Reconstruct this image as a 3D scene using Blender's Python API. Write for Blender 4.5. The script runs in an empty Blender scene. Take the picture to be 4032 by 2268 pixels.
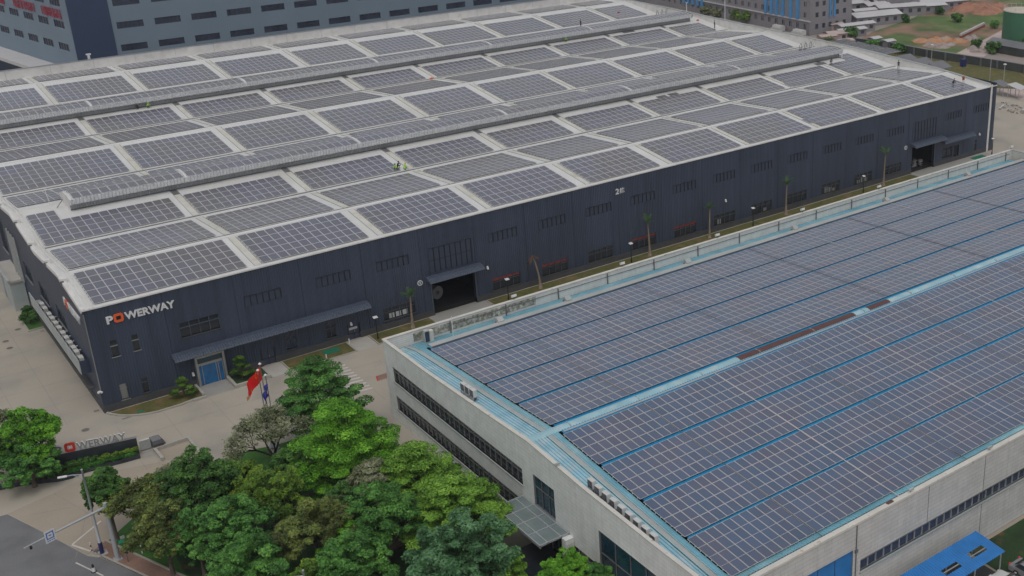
import bpy, bmesh, math, random
from mathutils import Vector, Matrix
R=math.radians; PI=math.pi
random.seed(7)
S=bpy.context.scene; COL=S.collection
# ------------------------------------------------------------------ camera
cam=bpy.data.cameras.new('camera'); co=bpy.data.objects.new('camera',cam); COL.objects.link(co); S.camera=co
YAW,PITCH,ROLL=.6881,.3861,-.0093
cam.sensor_width=36; cam.lens=4606.58/4032*36; cam.shift_x=-.19995; cam.shift_y=-.02165
cam.clip_start=1; cam.clip_end=3000
cam.dof.use_dof=True; cam.dof.focus_distance=138; cam.dof.aperture_fstop=.45
f_=Vector((math.sin(YAW)*math.cos(PITCH),math.cos(YAW)*math.cos(PITCH),-math.sin(PITCH)))
r_=Vector((math.cos(YAW),-math.sin(YAW),0)); u_=r_.cross(f_)
r2=math.cos(ROLL)*r_+math.sin(ROLL)*u_; u2=-math.sin(ROLL)*r_+math.cos(ROLL)*u_
co.matrix_world=Matrix(((r2.x,u2.x,-f_.x,-20.7833),(r2.y,u2.y,-f_.y,-136.1132),(r2.z,u2.z,-f_.z,65.668),(0,0,0,1)))
# ------------------------------------------------------------------ world, sun, exposure
W=bpy.data.worlds.new('World'); S.world=W; W.use_nodes=True
nt=W.node_tree; nt.nodes.clear()
sky=nt.nodes.new('ShaderNodeTexSky'); sky.sky_type='NISHITA'; sky.sun_disc=False
SUN_EL,SUN_AZ=R(62),R(215)
sky.sun_elevation=SUN_EL; sky.sun_rotation=SUN_AZ; sky.air_density=1.2; sky.dust_density=9; sky.ozone_density=1
hs=nt.nodes.new('ShaderNodeHueSaturation'); hs.inputs['Saturation'].default_value=.35
bg=nt.nodes.new('ShaderNodeBackground'); bg.inputs['Strength'].default_value=.15
out=nt.nodes.new('ShaderNodeOutputWorld')
nt.links.new(sky.outputs[0],hs.inputs['Color']); cl=nt.nodes.new('ShaderNodeMix'); cl.data_type='RGBA'; cl.inputs[0].default_value=.55; cl.inputs[7].default_value=(6.3,6.5,6.9,1)  # even cloud layer over the clear sky
nt.links.new(hs.outputs[0],cl.inputs[6]); nt.links.new(cl.outputs[2],bg.inputs[0]); nt.links.new(bg.outputs[0],out.inputs[0])
sl=bpy.data.lights.new('sun','SUN'); sl.energy=.6; sl.angle=R(25); sl.color=(1,.97,.92)
so=bpy.data.objects.new('sun',sl); COL.objects.link(so)
sd=Vector((math.sin(SUN_AZ)*math.cos(SUN_EL),math.cos(SUN_AZ)*math.cos(SUN_EL),math.sin(SUN_EL)))
so.rotation_euler=(-sd).to_track_quat('-Z','Y').to_euler(); so.location=(0,0,200)
S.view_settings.view_transform='Standard'; S.view_settings.look='None'; S.view_settings.gamma=1
S.view_settings.exposure=-.8
# ------------------------------------------------------------------ materials
MATS={}
def mat(name,c,rough=.7,metal=0,var=.12,scale=.5,bump=0,spec=None,fine=0,c2=None,c2scale=.2,c2lo=.45,c2hi=.65,rnd=0,ribs=None,coat=0,streak=0):
    """principled material, base colour broken up by world-scale noise; ribs=(axis 'x'/'y'/'xy', pitch, strength)"""
    m=bpy.data.materials.new(name); m.use_nodes=True; t=m.node_tree; n=t.nodes; L=t.links
    b=n['Principled BSDF']; b.inputs['Roughness'].default_value=rough; b.inputs['Metallic'].default_value=metal
    if spec is not None: b.inputs['Specular IOR Level'].default_value=spec
    if coat: b.inputs['Coat Weight'].default_value=coat; b.inputs['Coat Roughness'].default_value=.22
    g=n.new('ShaderNodeNewGeometry'); pos=g.outputs['Position']
    col=n.new('ShaderNodeRGB'); col.outputs[0].default_value=(*c,1); cur=col.outputs[0]
    def noise(sc,det=4):
        q=n.new('ShaderNodeTexNoise'); q.inputs['Scale'].default_value=sc; q.inputs['Detail'].default_value=det; L.new(pos,q.inputs['Vector']); return q.outputs[0]
    if c2:
        mr=n.new('ShaderNodeMapRange'); mr.inputs[1].default_value=c2lo; mr.inputs[2].default_value=c2hi; L.new(noise(c2scale,6),mr.inputs[0])
        mx=n.new('ShaderNodeMix'); mx.data_type='RGBA'; L.new(mr.outputs[0],mx.inputs[0]); L.new(cur,mx.inputs[6]); mx.inputs[7].default_value=(*c2,1); cur=mx.outputs[2]
    def mulv(fac_out,lo,hi,a=.3,bb=.7):
        nonlocal cur
        mr=n.new('ShaderNodeMapRange'); mr.inputs[1].default_value=a; mr.inputs[2].default_value=bb; mr.inputs[3].default_value=lo; mr.inputs[4].default_value=hi; L.new(fac_out,mr.inputs[0])
        vm=n.new('ShaderNodeVectorMath'); vm.operation='SCALE'; L.new(cur,vm.inputs[0]); L.new(mr.outputs[0],vm.inputs['Scale']); cur=vm.outputs[0]
    if var: mulv(noise(scale,5),1-var,1+var)
    if fine: mulv(noise(6,3),1-fine,1+fine)
    if streak:
        mp=n.new('ShaderNodeMapping'); mp.inputs['Scale'].default_value=(1.3,1.3,.05); L.new(pos,mp.inputs[0]); q=n.new('ShaderNodeTexNoise'); q.inputs['Scale'].default_value=1; q.inputs['Detail'].default_value=5; L.new(mp.outputs[0],q.inputs['Vector']); mulv(q.outputs[0],1+streak,1-streak,.35,.7)
    if rnd:
        oi=n.new('ShaderNodeObjectInfo'); mulv(oi.outputs['Random'],1-rnd,1+rnd,0,1)
    L.new(cur,b.inputs['Base Color'])
    h=None
    if bump:
        bp=n.new('ShaderNodeBump'); bp.inputs['Strength'].default_value=bump; bp.inputs['Distance'].default_value=.05; L.new(noise(4,4),bp.inputs['Height']); L.new(bp.outputs[0],b.inputs['Normal']); h=bp
    if ribs:
        ax,pitch,st=ribs
        sx=n.new('ShaderNodeSeparateXYZ'); L.new(pos,sx.inputs[0])
        ad=n.new('ShaderNodeMath'); ad.operation='ADD'
        if 'x' in ax: L.new(sx.outputs[0],ad.inputs[0])
        else: ad.inputs[0].default_value=0
        if 'y' in ax: L.new(sx.outputs[1],ad.inputs[1])
        elif 'z' in ax: L.new(sx.outputs[2],ad.inputs[1])
        else: ad.inputs[1].default_value=0
        mu=n.new('ShaderNodeMath'); mu.operation='MULTIPLY'; mu.inputs[1].default_value=2*PI/pitch; L.new(ad.outputs[0],mu.inputs[0])
        si=n.new('ShaderNodeMath'); si.operation='SINE'; L.new(mu.outputs[0],si.inputs[0])
        bp=n.new('ShaderNodeBump'); bp.inputs['Strength'].default_value=st; bp.inputs['Distance'].default_value=pitch*.25; L.new(si.outputs[0],bp.inputs['Height'])
        if h: L.new(h.outputs[0],bp.inputs['Normal'])
        L.new(bp.outputs[0],b.inputs['Normal'])
    MATS[name]=m; return m
def foliage(name,a,b_,c):
    m=bpy.data.materials.new(name); m.use_nodes=True; t=m.node_tree; n=t.nodes; L=t.links
    p=n['Principled BSDF']; p.inputs['Roughness'].default_value=.55; p.inputs['Specular IOR Level'].default_value=.25
    g=n.new('ShaderNodeNewGeometry'); no=n.new('ShaderNodeTexNoise'); no.inputs['Scale'].default_value=.55; no.inputs['Detail'].default_value=3; L.new(g.outputs['Position'],no.inputs['Vector'])
    ad=n.new('ShaderNodeMath'); ad.operation='MULTIPLY_ADD'; L.new(g.outputs['Random Per Island'],ad.inputs[0]); ad.inputs[1].default_value=.45; 
    mr=n.new('ShaderNodeMapRange'); mr.inputs[1].default_value=.35; mr.inputs[2].default_value=.65; mr.inputs[3].default_value=0; mr.inputs[4].default_value=.55; L.new(no.outputs[0],mr.inputs[0]); L.new(mr.outputs[0],ad.inputs[2])
    cr=n.new('ShaderNodeValToRGB'); e=cr.color_ramp.elements; e[0].color=(*a,1); e[1].color=(*c,1); k=e.new(.5); k.color=(*b_,1); L.new(ad.outputs[0],cr.inputs[0])
    L.new(cr.outputs[0],p.inputs['Base Color'])
    tr=n.new('ShaderNodeBsdfTranslucent'); L.new(cr.outputs[0],tr.inputs[0]); mx=n.new('ShaderNodeMixShader'); mx.inputs[0].default_value=.15
    L.new(p.outputs[0],mx.inputs[1]); L.new(tr.outputs[0],mx.inputs[2]); L.new(mx.outputs[0],n['Material Output'].inputs[0])
    MATS[name]=m
mat('navy',(.042,.057,.095),.5,var=.12,scale=.12,streak=.16,ribs=('xy',.3,.35))
mat('navy_flat',(.044,.058,.094),.5,var=.08)
mat('navy_trim',(.075,.095,.135),.45,var=.08,ribs=('x',.3,.5))
mat('floor_shade',(.045,.045,.047),.6,var=.2)  # shade indoors and under the shed, put into a dark ground colour
mat('plinth',(.075,.075,.08),.85,var=.15,fine=.1)
mat('roof_white',(.69,.69,.68),.45,var=.05,scale=.3,c2=(.60,.59,.55),c2scale=.12,c2lo=.5,c2hi=.8,ribs=('x',.6,.10))
mat('white_metal',(.70,.70,.70),.4,var=.05,scale=.4)
mat('white_trim',(.72,.71,.69),.5,var=.06,scale=.8,c2=(.58,.57,.53),c2scale=.6,c2lo=.5,c2hi=.8)
mat('monitor_side',(.33,.34,.355),.5,var=.07,scale=.6,ribs=('x',.35,.6))
mat('monitor_lip',(.74,.75,.77),.35,var=.12,scale=1.6,ribs=('x',.45,.7))
mat('skylight',(.64,.63,.58),.4,var=.06,scale=.5,c2=(.55,.50,.37),c2scale=.8,c2lo=.46,c2hi=.75)
mat('gutter_dark',(.14,.14,.145),.7)
mat('black',(.012,.012,.015),.5,var=0)
mat('jamb',(.012,.014,.02),.6,var=0)
mat('glass_dark',(.03,.036,.045),.12,var=.1,spec=.6)
mat('glass_navy',(.045,.06,.10),.22,var=.12,scale=.3,spec=.5)
mat('glass_teal',(.012,.05,.075),.10,var=.3,scale=.5,spec=.6)
mat('glass_blue',(.01,.13,.33),.12,var=.25,scale=1.5,spec=.6)
mat('glass_roof',(.20,.25,.25),.25,var=.12,scale=.8,spec=.5)
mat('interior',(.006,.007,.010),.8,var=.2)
mat('red_band',(.28,.05,.045),.7)
mat('white_board',(.5,.52,.53),.6)
mat('concrete',(.415,.375,.315),.85,var=.09,scale=.10,fine=.04,c2=(.325,.30,.265),c2scale=.16,c2lo=.5,c2hi=.72,bump=.1)
mat('concrete_light',(.46,.44,.40),.85,var=.07,scale=.5,fine=.04)
mat('concrete_apron',(.37,.315,.255),.85,var=.08,scale=.2,fine=.05)
mat('paving',(.34,.33,.31),.8,var=.06,scale=.8,fine=.05)
mat('kerb',(.40,.38,.34),.8,var=.1,scale=1)
mat('asphalt',(.185,.188,.195),.85,var=.08,scale=.15,fine=.06,c2=(.145,.147,.152),c2scale=.3)
mat('road_paint',(.60,.57,.53),.7,var=.12,scale=1.5)
mat('joint',(.31,.285,.245),.9,var=.2)
mat('brick_walk',(.27,.165,.125),.85,var=.12,scale=.8,fine=.12)
mat('ground_far',(.33,.285,.26),.9,var=.12,scale=.03,c2=(.26,.22,.19),c2scale=.02)
mat('grass_dry',(.105,.105,.028),.9,var=.18,scale=1.2,fine=.2,c2=(.17,.125,.05),c2scale=.5,c2lo=.5,c2hi=.65)
mat('grass_green',(.045,.14,.02),.9,var=.2,scale=.8,fine=.25)
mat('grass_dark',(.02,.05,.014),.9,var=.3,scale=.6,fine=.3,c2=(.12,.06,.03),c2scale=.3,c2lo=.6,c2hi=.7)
mat('field',(.10,.16,.045),.95,var=.35,scale=.12,fine=.25,c2=(.23,.15,.10),c2scale=.06,c2lo=.46,c2hi=.58)
mat('earth_red',(.36,.18,.12),.95,var=.2,scale=.5,fine=.2)
mat('earth_orange',(.50,.24,.10),.95,var=.2,scale=.4,fine=.2,c2=(.35,.28,.24),c2scale=.4)
mat('earth_brown',(.19,.09,.05),.95,var=.3,scale=1,fine=.2)
mat('rubble',(.33,.27,.25),.95,var=.35,scale=.5,fine=.3)
mat('green_mat',(.01,.17,.10),.7,var=.1,scale=2)
mat('manhole',(.17,.15,.125),.8,var=.15,scale=3)
mat('frame_alu',(.66,.65,.66),.4,metal=.2,var=0)
mat('frame_b',(.58,.56,.56),.45,metal=.1,var=0)
mat('cell_a',(.092,.089,.095),.30,var=.06,scale=.3,rnd=.10,spec=.8,coat=.9,c2=(.082,.085,.135),c2scale=.075,c2lo=.38,c2hi=.56)
mat('cell_b',(.058,.100,.185),.28,var=.05,scale=.2,rnd=.10,spec=.7,coat=.8,c2=(.085,.10,.165),c2scale=.22,c2lo=.42,c2hi=.62)
mat('roof_blue',(.17,.40,.50),.5,var=.14,scale=.35,c2=(.30,.52,.58),c2scale=.3,c2lo=.45,c2hi=.75)
mat('roof_blue_deep',(.02,.27,.52),.5,var=.1)
mat('roof_blue_pale',(.32,.53,.60),.5,var=.12,scale=.6,fine=.06,c2=(.44,.56,.58),c2scale=.8)
mat('shed_blue',(.02,.19,.52),.5,var=.12,scale=.8)
mat('gutter_conc',(.42,.43,.42),.8,var=.1,scale=.4,c2=(.36,.42,.42),c2scale=.5)
mat('skylight_brown',(.115,.05,.045),.6,var=.15,scale=1)
mat('cap_cream',(.64,.62,.57),.7,var=.08,scale=.8,c2=(.40,.27,.2),c2scale=1.6,c2lo=.62,c2hi=.75)
mat('mould',(.20,.19,.165),.9,var=.4,scale=2.5,fine=.3,c2=(.46,.44,.37),c2scale=2.2,c2lo=.4,c2hi=.6)
mat('steel',(.40,.41,.42),.35,metal=.6,var=.05)
mat('galv',(.46,.48,.50),.45,metal=.3,var=.05)
mat('sign_white',(.72,.73,.74),.45,var=.04)
mat('sign_grey',(.26,.27,.29),.4,var=.05)
mat('orange',(.80,.13,.03),.5,var=.04)
mat('maroon',(.34,.03,.06),.6,var=.1)
mat('red',(.62,.035,.025),.5,var=.04)
mat('flag_red',(.9,.012,.012),.7,var=.08,scale=2)
mat('orange_pale',(.62,.30,.14),.7,var=.1)
mat('flag_yellow',(.85,.6,.04),.7,var=0)
mat('flag_blue',(.05,.045,.35),.7,var=.1,scale=2)
mat('granite_black',(.028,.034,.045),.35,var=.2,scale=1.5,fine=.2)
mat('ac_white',(.60,.60,.58),.5,var=.05,scale=3)
mat('bark',(.11,.085,.065),.9,var=.25,scale=3)
mat('bark_dark',(.035,.026,.02),.9,var=.2,scale=3)
mat('palm_bark',(.26,.2,.15),.9,var=.2,scale=3)
mat('hall_grey',(.19,.255,.32),.7,var=.05,scale=.1)
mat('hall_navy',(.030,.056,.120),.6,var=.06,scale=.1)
mat('far_grey',(.27,.26,.28),.8,var=.06,scale=.1)
mat('far_blue',(.08,.30,.60),.6,var=.1,scale=.3)
mat('far_glass',(.05,.055,.08),.3,var=.4,scale=.3)
mat('shed_white',(.56,.55,.56),.6,var=.08,scale=.2)
mat('shed_pink',(.50,.40,.37),.8,var=.12,scale=.3)
mat('tank_green',(.05,.17,.095),.5,var=.12,scale=.1)
mat('tank_top',(.58,.52,.44),.7,var=.12,scale=.3)
mat('pv_grey',(.16,.16,.175),.3,var=.1,scale=.3,spec=.4)
mat('wall_green',(.055,.065,.06),.9,var=.35,scale=.3)
mat('hivis',(.35,.75,.05),.6,var=0)
mat('cloth_dark',(.03,.03,.04),.8,var=0)
mat('cloth_red',(.5,.05,.04),.8,var=0)
mat('skin',(.42,.24,.16),.6,var=0)
mat('car_white',(.70,.71,.70),.25,var=0,spec=.6)
mat('car_silver',(.35,.36,.38),.25,metal=.3,var=0,spec=.6)
mat('tyre',(.02,.02,.02),.8,var=0)
mat('rust',(.30,.08,.04),.8,var=.3,scale=3)
mat('coil',(.55,.55,.56),.4,metal=.3,var=.1)
mat('lamp_head',(.72,.72,.70),.4,var=0)
mat('sign_blue',(.03,.14,.5),.5,var=0)
mat('sign_green',(.03,.35,.2),.5,var=0)
mat('facade_b_brick',(.4,.4,.39),.85,var=0)
# white block facade of the near hall: courses and stained joints
def brick(name,axis,col,col2,mort,bw=1.25,bh=.42):
    m=bpy.data.materials.new(name); m.use_nodes=True; t=m.node_tree; n=t.nodes; L=t.links; b=n['Principled BSDF']; b.inputs['Roughness'].default_value=.8
    g=n.new('ShaderNodeNewGeometry'); sx=n.new('ShaderNodeSeparateXYZ'); L.new(g.outputs['Position'],sx.inputs[0])
    cb=n.new('ShaderNodeCombineXYZ'); L.new(sx.outputs[0 if axis=='x' else 1],cb.inputs[0]); L.new(sx.outputs[2],cb.inputs[1])
    br=n.new('ShaderNodeTexBrick'); br.inputs['Scale'].default_value=1; br.inputs['Brick Width'].default_value=bw; br.inputs['Row Height'].default_value=bh; br.inputs['Mortar Size'].default_value=.018
    br.inputs['Mortar Smooth'].default_value=.4; br.offset=.5
    for i,cc in ((1,col),(2,col2),(3,mort)): br.inputs[i].default_value=(*cc,1)
    L.new(cb.outputs[0],br.inputs['Vector'])
    no=n.new('ShaderNodeTexNoise'); no.inputs['Scale'].default_value=.9; no.inputs['Detail'].default_value=7; L.new(g.outputs['Position'],no.inputs['Vector'])
    mr=n.new('ShaderNodeMapRange'); mr.inputs[1].default_value=.35; mr.inputs[2].default_value=.7; mr.inputs[3].default_value=1.05; mr.inputs[4].default_value=.91; L.new(no.outputs[0],mr.inputs[0])
    mp=n.new('ShaderNodeMapping'); mp.inputs['Scale'].default_value=(2.2,2.2,.10); L.new(g.outputs['Position'],mp.inputs[0])
    n2=n.new('ShaderNodeTexNoise'); n2.inputs['Scale'].default_value=1; n2.inputs['Detail'].default_value=4; L.new(mp.outputs[0],n2.inputs['Vector'])
    m2=n.new('ShaderNodeMapRange'); m2.inputs[1].default_value=.4; m2.inputs[2].default_value=.75; m2.inputs[3].default_value=1.02; m2.inputs[4].default_value=.93; L.new(n2.outputs[0],m2.inputs[0])
    mm=n.new('ShaderNodeMath'); mm.operation='MULTIPLY'; L.new(mr.outputs[0],mm.inputs[0]); L.new(m2.outputs[0],mm.inputs[1])
    vm=n.new('ShaderNodeVectorMath'); vm.operation='SCALE'; L.new(br.outputs[0],vm.inputs[0]); L.new(mm.outputs[0],vm.inputs['Scale']); L.new(vm.outputs[0],b.inputs['Base Color'])
    MATS[name]=m
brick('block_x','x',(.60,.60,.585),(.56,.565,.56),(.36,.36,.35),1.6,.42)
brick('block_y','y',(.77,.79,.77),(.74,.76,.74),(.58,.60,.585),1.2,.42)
brick('block_in','x',(.72,.71,.68),(.68,.67,.64),(.50,.49,.47),2.4,.25)
foliage('leaf_bright',(0.026,0.075,0.006),(0.121,0.340,0.024),(0.308,0.647,0.061))
foliage('leaf_mid',(0.017,0.053,0.011),(0.085,0.242,0.049),(0.216,0.478,0.092))
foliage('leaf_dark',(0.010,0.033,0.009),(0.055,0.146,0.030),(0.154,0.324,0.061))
foliage('leaf_olive',(0.033,0.040,0.013),(0.125,0.169,0.044),(0.300,0.372,0.084))
foliage('leaf_yellow',(.022,.05,.008),(.11,.22,.025),(.32,.46,.055))
foliage('leaf_grey',(.06,.075,.035),(.22,.25,.13),(.45,.47,.32))
foliage('leaf_teal',(.015,.05,.018),(.075,.19,.075),(.21,.40,.20))
foliage('leaf_feather',(0.033,0.081,0.010),(0.170,0.352,0.043),(0.354,0.616,0.092))
foliage('leaf_pine',(0.014,0.037,0.006),(0.073,0.159,0.020),(0.185,0.324,0.047))
foliage('leaf_palm',(0.017,0.041,0.012),(0.058,0.136,0.030),(0.142,0.270,0.065))
foliage('leaf_brown',(.08,.04,.03),(.17,.09,.06),(.24,.15,.10))
foliage('leaf_hedge',(0.009,0.037,0.006),(0.037,0.146,0.018),(0.092,0.277,0.047))
# ------------------------------------------------------------------ mesh helpers
class MB:
    def __init__(s): s.v=[]; s.f=[]; s.mi=[]; s.mats=[]; s.smooth=False
    def _m(s,m):
        if m not in s.mats: s.mats.append(m)
        return s.mats.index(m)
    def add(s,vs,fs,m=None):
        o=len(s.v); s.v+=[tuple(p) for p in vs]; k=s._m(m) if m else 0
        for f in fs: s.f.append(tuple(i+o for i in f)); s.mi.append(k)
        return s
    def quad(s,a,b,c,d,m=None): return s.add([a,b,c,d],[(0,1,2,3)],m)
    def box(s,x0,y0,z0,x1,y1,z1,m=None):
        return s.add([(x0,y0,z0),(x1,y0,z0),(x1,y1,z0),(x0,y1,z0),(x0,y0,z1),(x1,y0,z1),(x1,y1,z1),(x0,y1,z1)],
            [(3,2,1,0),(4,5,6,7),(0,1,5,4),(1,2,6,5),(2,3,7,6),(3,0,4,7)],m)
    def bar(s,p,q,w,h=None,m=None):
        """box beam from p to q, w wide, h high"""
        h=h or w; p=Vector(p); q=Vector(q); d=(q-p).normalized(); up=Vector((0,0,1)) if abs(d.z)<.95 else Vector((0,1,0))
        a=d.cross(up).normalized()*w/2; b=a.cross(d).normalized()*h/2
        vs=[]
        for o in (p,q): vs+=[o-a-b,o+a-b,o+a+b,o-a+b]
        return s.add(vs,[(0,1,2,3)[::-1],(4,5,6,7),(0,1,5,4),(1,2,6,5),(2,3,7,6),(3,0,4,7)],m)
    def prism(s,poly,z0,z1,m=None):
        n=len(poly); vs=[(x,y,z0) for x,y in poly]+[(x,y,z1) for x,y in poly]
        return s.add(vs,[tuple(range(n))[::-1],tuple(range(n,2*n))]+[(i,(i+1)%n,(i+1)%n+n,i+n) for i in range(n)],m)
    def sheet(s,poly,z,m=None): return s.add([(x,y,z) for x,y in poly],[tuple(range(len(poly)))],m)
    def prof(s,pts,x0,x1,m=None,axis='x',cap=True):
        """closed profile of (a,z) points swept along axis from x0 to x1"""
        n=len(pts)
        mk=(lambda t,a,z:(t,a,z)) if axis=='x' else (lambda t,a,z:(a,t,z))
        vs=[mk(x0,a,z) for a,z in pts]+[mk(x1,a,z) for a,z in pts]
        fs=[(i,(i+1)%n,(i+1)%n+n,i+n) for i in range(n)]
        if cap: fs+=[tuple(range(n))[::-1],tuple(range(n,2*n))]
        return s.add(vs,fs,m)
    def tube(s,pts,rad,n=7,m=None):
        """tapering tube through pts; rad a number or list"""
        pts=[Vector(p) for p in pts]
        if not isinstance(rad,(list,tuple)): rad=[rad]*len(pts)
        vs=[];fs=[]
        for i,p in enumerate(pts):
            d=(pts[min(i+1,len(pts)-1)]-pts[max(i-1,0)]).normalized()
            a=d.cross(Vector((0,0,1)) if abs(d.z)<.95 else Vector((1,0,0))).normalized(); b=a.cross(d)
            for k in range(n):
                t=2*PI*k/n; vs.append(p+(a*math.cos(t)+b*math.sin(t))*rad[i])
        for i in range(len(pts)-1):
            for k in range(n): fs.append((i*n+k,i*n+(k+1)%n,(i+1)*n+(k+1)%n,(i+1)*n+k))
        fs.append(tuple(range(n))); fs.append(tuple(range((len(pts)-1)*n,len(pts)*n))[::-1])
        return s.add(vs,fs,m)
    def disc(s,cx,cy,z,r,n=20,m=None,ry=None,rot=0): 
        ry=ry or r
        return s.add([(cx+r*math.cos(2*PI*k/n),cy+ry*math.sin(2*PI*k/n),z) for k in range(n)],[tuple(range(n))],m)
    def build(s,name,m=None,parent=None,loc=None,smooth=False,bevel=0):
        me=bpy.data.meshes.new(name)
        off=Vector(parent.location) if parent is not None and loc is None else Vector((0,0,0))
        gp=parent
        while gp is not None and gp.parent is not None and loc is None: gp=gp.parent; off+=Vector(gp.location)
        me.from_pydata([tuple(Vector(v)-off) for v in s.v],[],s.f)
        ml=s.mats if s.mats and s.mats!=[None] else [m]
        for q in ml: me.materials.append(MATS[q or m])
        if len(ml)>1: me.polygons.foreach_set('material_index',s.mi)
        if smooth: me.polygons.foreach_set('use_smooth',[True]*len(me.polygons))
        me.update()
        o=bpy.data.objects.new(name,me); COL.objects.link(o)
        if parent is not None: o.parent=parent
        if loc is not None: o.location=loc
        if bevel:
            b=o.modifiers.new('bevel','BEVEL'); b.width=bevel; b.segments=2
        return o
def tag(o,label=None,cat=None,group=None,kind=None):
    if label: o['label']=label
    if cat: o['category']=cat
    if group: o['group']=group
    if kind: o['kind']=kind
    return o
def thing(name,loc,label,cat,group=None,rz=0):
    o=bpy.data.objects.new(name,None); COL.objects.link(o); o.location=loc; o.rotation_euler=(0,0,rz); o.empty_display_size=.2
    return tag(o,label,cat,group)
def dup(o,loc=None,rz=None,label=None,parent=None,scale=None):
    c=o.copy(); COL.objects.link(c); c.parent=parent
    if loc is not None: c.location=loc
    if rz is not None: c.rotation_euler=(0,0,rz)
    if scale is not None: c.scale=(scale,)*3 if not isinstance(scale,tuple) else scale
    if label: c['label']=label
    for ch in list(o.children): dup(ch,parent=c)
    return c
def struct(name,mb,m): return tag(mb.build(name,m),kind='structure')
ORD=['first','second','third','fourth','fifth','sixth','seventh','eighth','ninth','tenth','eleventh','twelfth','thirteenth','fourteenth','fifteenth','sixteenth','seventeenth','eighteenth','nineteenth','twentieth']
def wall(mb,P,U,u0,u1,z0,z1,ops,depth,N,m,rev='jamb'):
    """flat wall in direction U from P, from u0..u1 and z0..z1, with rectangular openings (ua,ub,za,zb) revealed depth inwards (along -N)"""
    us=sorted({u0,u1,*[o[0] for o in ops],*[o[1] for o in ops]}); zs=sorted({z0,z1,*[o[2] for o in ops],*[o[3] for o in ops]})
    P=Vector(P);U=Vector(U);N=Vector(N); pt=lambda u,z,d=0: P+U*u+Vector((0,0,z))-N*d
    for i in range(len(us)-1):
        for j in range(len(zs)-1):
            cu=(us[i]+us[i+1])/2; cz=(zs[j]+zs[j+1])/2
            if any(o[0]<cu<o[1] and o[2]<cz<o[3] for o in ops): continue
            mb.quad(pt(us[i],zs[j]),pt(us[i+1],zs[j]),pt(us[i+1],zs[j+1]),pt(us[i],zs[j+1]),m)
    for a,b,c,d in ops:
        for q in (((a,c),(b,c)),((b,c),(b,d)),((b,d),(a,d)),((a,d),(a,c))):
            mb.quad(pt(*q[0]),pt(*q[1]),pt(*q[1],depth),pt(*q[0],depth),rev)
def strip(mb,pts,w,z0,z1,m=None,closed=False):
    """mitred band of width w to the left of the polyline"""
    P=[Vector((x,y)) for x,y in pts]; n=len(P); off=[]
    for i in range(n):
        a=P[i]-P[i-1] if (i>0 or closed) else P[1]-P[0]; b=P[(i+1)%n]-P[i] if (i<n-1 or closed) else P[-1]-P[-2]
        a.normalize(); b.normalize(); na=Vector((-a.y,a.x)); nb=Vector((-b.y,b.x)); k=(na+nb); k=k/max(.3,k.dot(na)) ; off.append(P[i]+k*w)
    rng=range(n if closed else n-1)
    for i in rng:
        j=(i+1)%n; a,b,c,d=P[i],P[j],off[j],off[i]
        q=[(a.x,a.y),(b.x,b.y),(c.x,c.y),(d.x,d.y)]
        vs=[(x,y,z0) for x,y in q]+[(x,y,z1) for x,y in q]
        fs=[(4,5,6,7),(0,1,5,4),(2,3,7,6)]
        if not closed and i==0: fs.append((3,0,4,7))
        if not closed and i==n-2: fs.append((1,2,6,5))
        mb.add(vs,fs,m)
    return mb
def arc(cx,cy,r,a0,a1,n): return [(cx+r*math.cos(R(a0+(a1-a0)*i/n)),cy+r*math.sin(R(a0+(a1-a0)*i/n))) for i in range(n+1)]
# ================================================================== GROUND
struct('ground',MB().sheet([(-900,-900),(1600,-900),(1600,1600),(-900,1600)],-.03),'ground_far')
struct('factory_yard',MB().sheet([(-70,-75),(171,-75),(171,300),(-70,300)],0),'concrete')
struct('approach_apron',MB().sheet([(-14.2,-13.2),(-12.8,-15.6),(-8.7,-14.6),(-6.8,-13.9),(-4.7,-13.3),(1.9,-15.3),(5.5,-18.9),(-3,-24),(-6.6,-27.0),(-8.1,-28.1),(-8.4,-28.2),(-10.6,-21.9),(-12.6,-16.0)][1:],.004),'concrete_apron')
struct('planter_court',MB().sheet([(1.95,-15.0),(1.95,-12.6),(5.4,-12.6),(5.4,-18.7)],.008),'concrete_apron')
struct('road',MB().sheet([(-12.8,-15.7),(-10.6,-21.9),(-8.45,-28.3),(-7.5,-29.5),(-6.4,-32.3),(-2.9,-41.4),(6,-64.5),(20,-101),(0,-120),(-60,-60),(-40,-14),(-20,-14.6)],.006),'asphalt')
kb=[(-8.1,-28.05),(-7.5,-29.35),(-6.4,-32.25),(-2.9,-41.3),(6,-64.4),(20,-100)]
struct('pavement',MB().prism([(-8.0,-28.1),(-6.6,-27.0),(-2.9,-36.8),(4,-54.5),(12,-75),(20,-99.5)]+kb[::-1][:-1],-.01,.12),'brick_walk')
k=MB(); strip(k,kb[::-1],-.2,0,.15); tag(k.build('road_kerb','kerb'),'pale concrete kerb between the grey road and the red brick pavement','kerb')
k=MB(); strip(k,[(-6.6,-27.0),(-2.9,-36.8),(4,-54.5),(12,-75)],.18,0,.2); tag(k.build('lawn_kerb','kerb'),'low pale kerb along the back of the red brick pavement beside the trees','kerb')
struct('lawn',MB().sheet([(-6.4,-27.0),(-3,-24.1),(5.6,-19.0),(10.4,-19.2),(12.0,-19.8),(21.0,-20.5),(23.6,-34),(24,-50.5),(20.4,-52),(20,-62),(12.2,-75.1),(4.1,-54.5),(-2.75,-36.8)],.012),'grass_green')
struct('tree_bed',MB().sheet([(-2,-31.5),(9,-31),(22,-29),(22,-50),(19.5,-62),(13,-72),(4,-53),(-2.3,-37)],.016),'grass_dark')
struct('forecourt_steps',MB().sheet([(19.9,-54.2),(24.9,-54.2),(24.9,-60),(19.9,-60)],.02),'paving')
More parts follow.
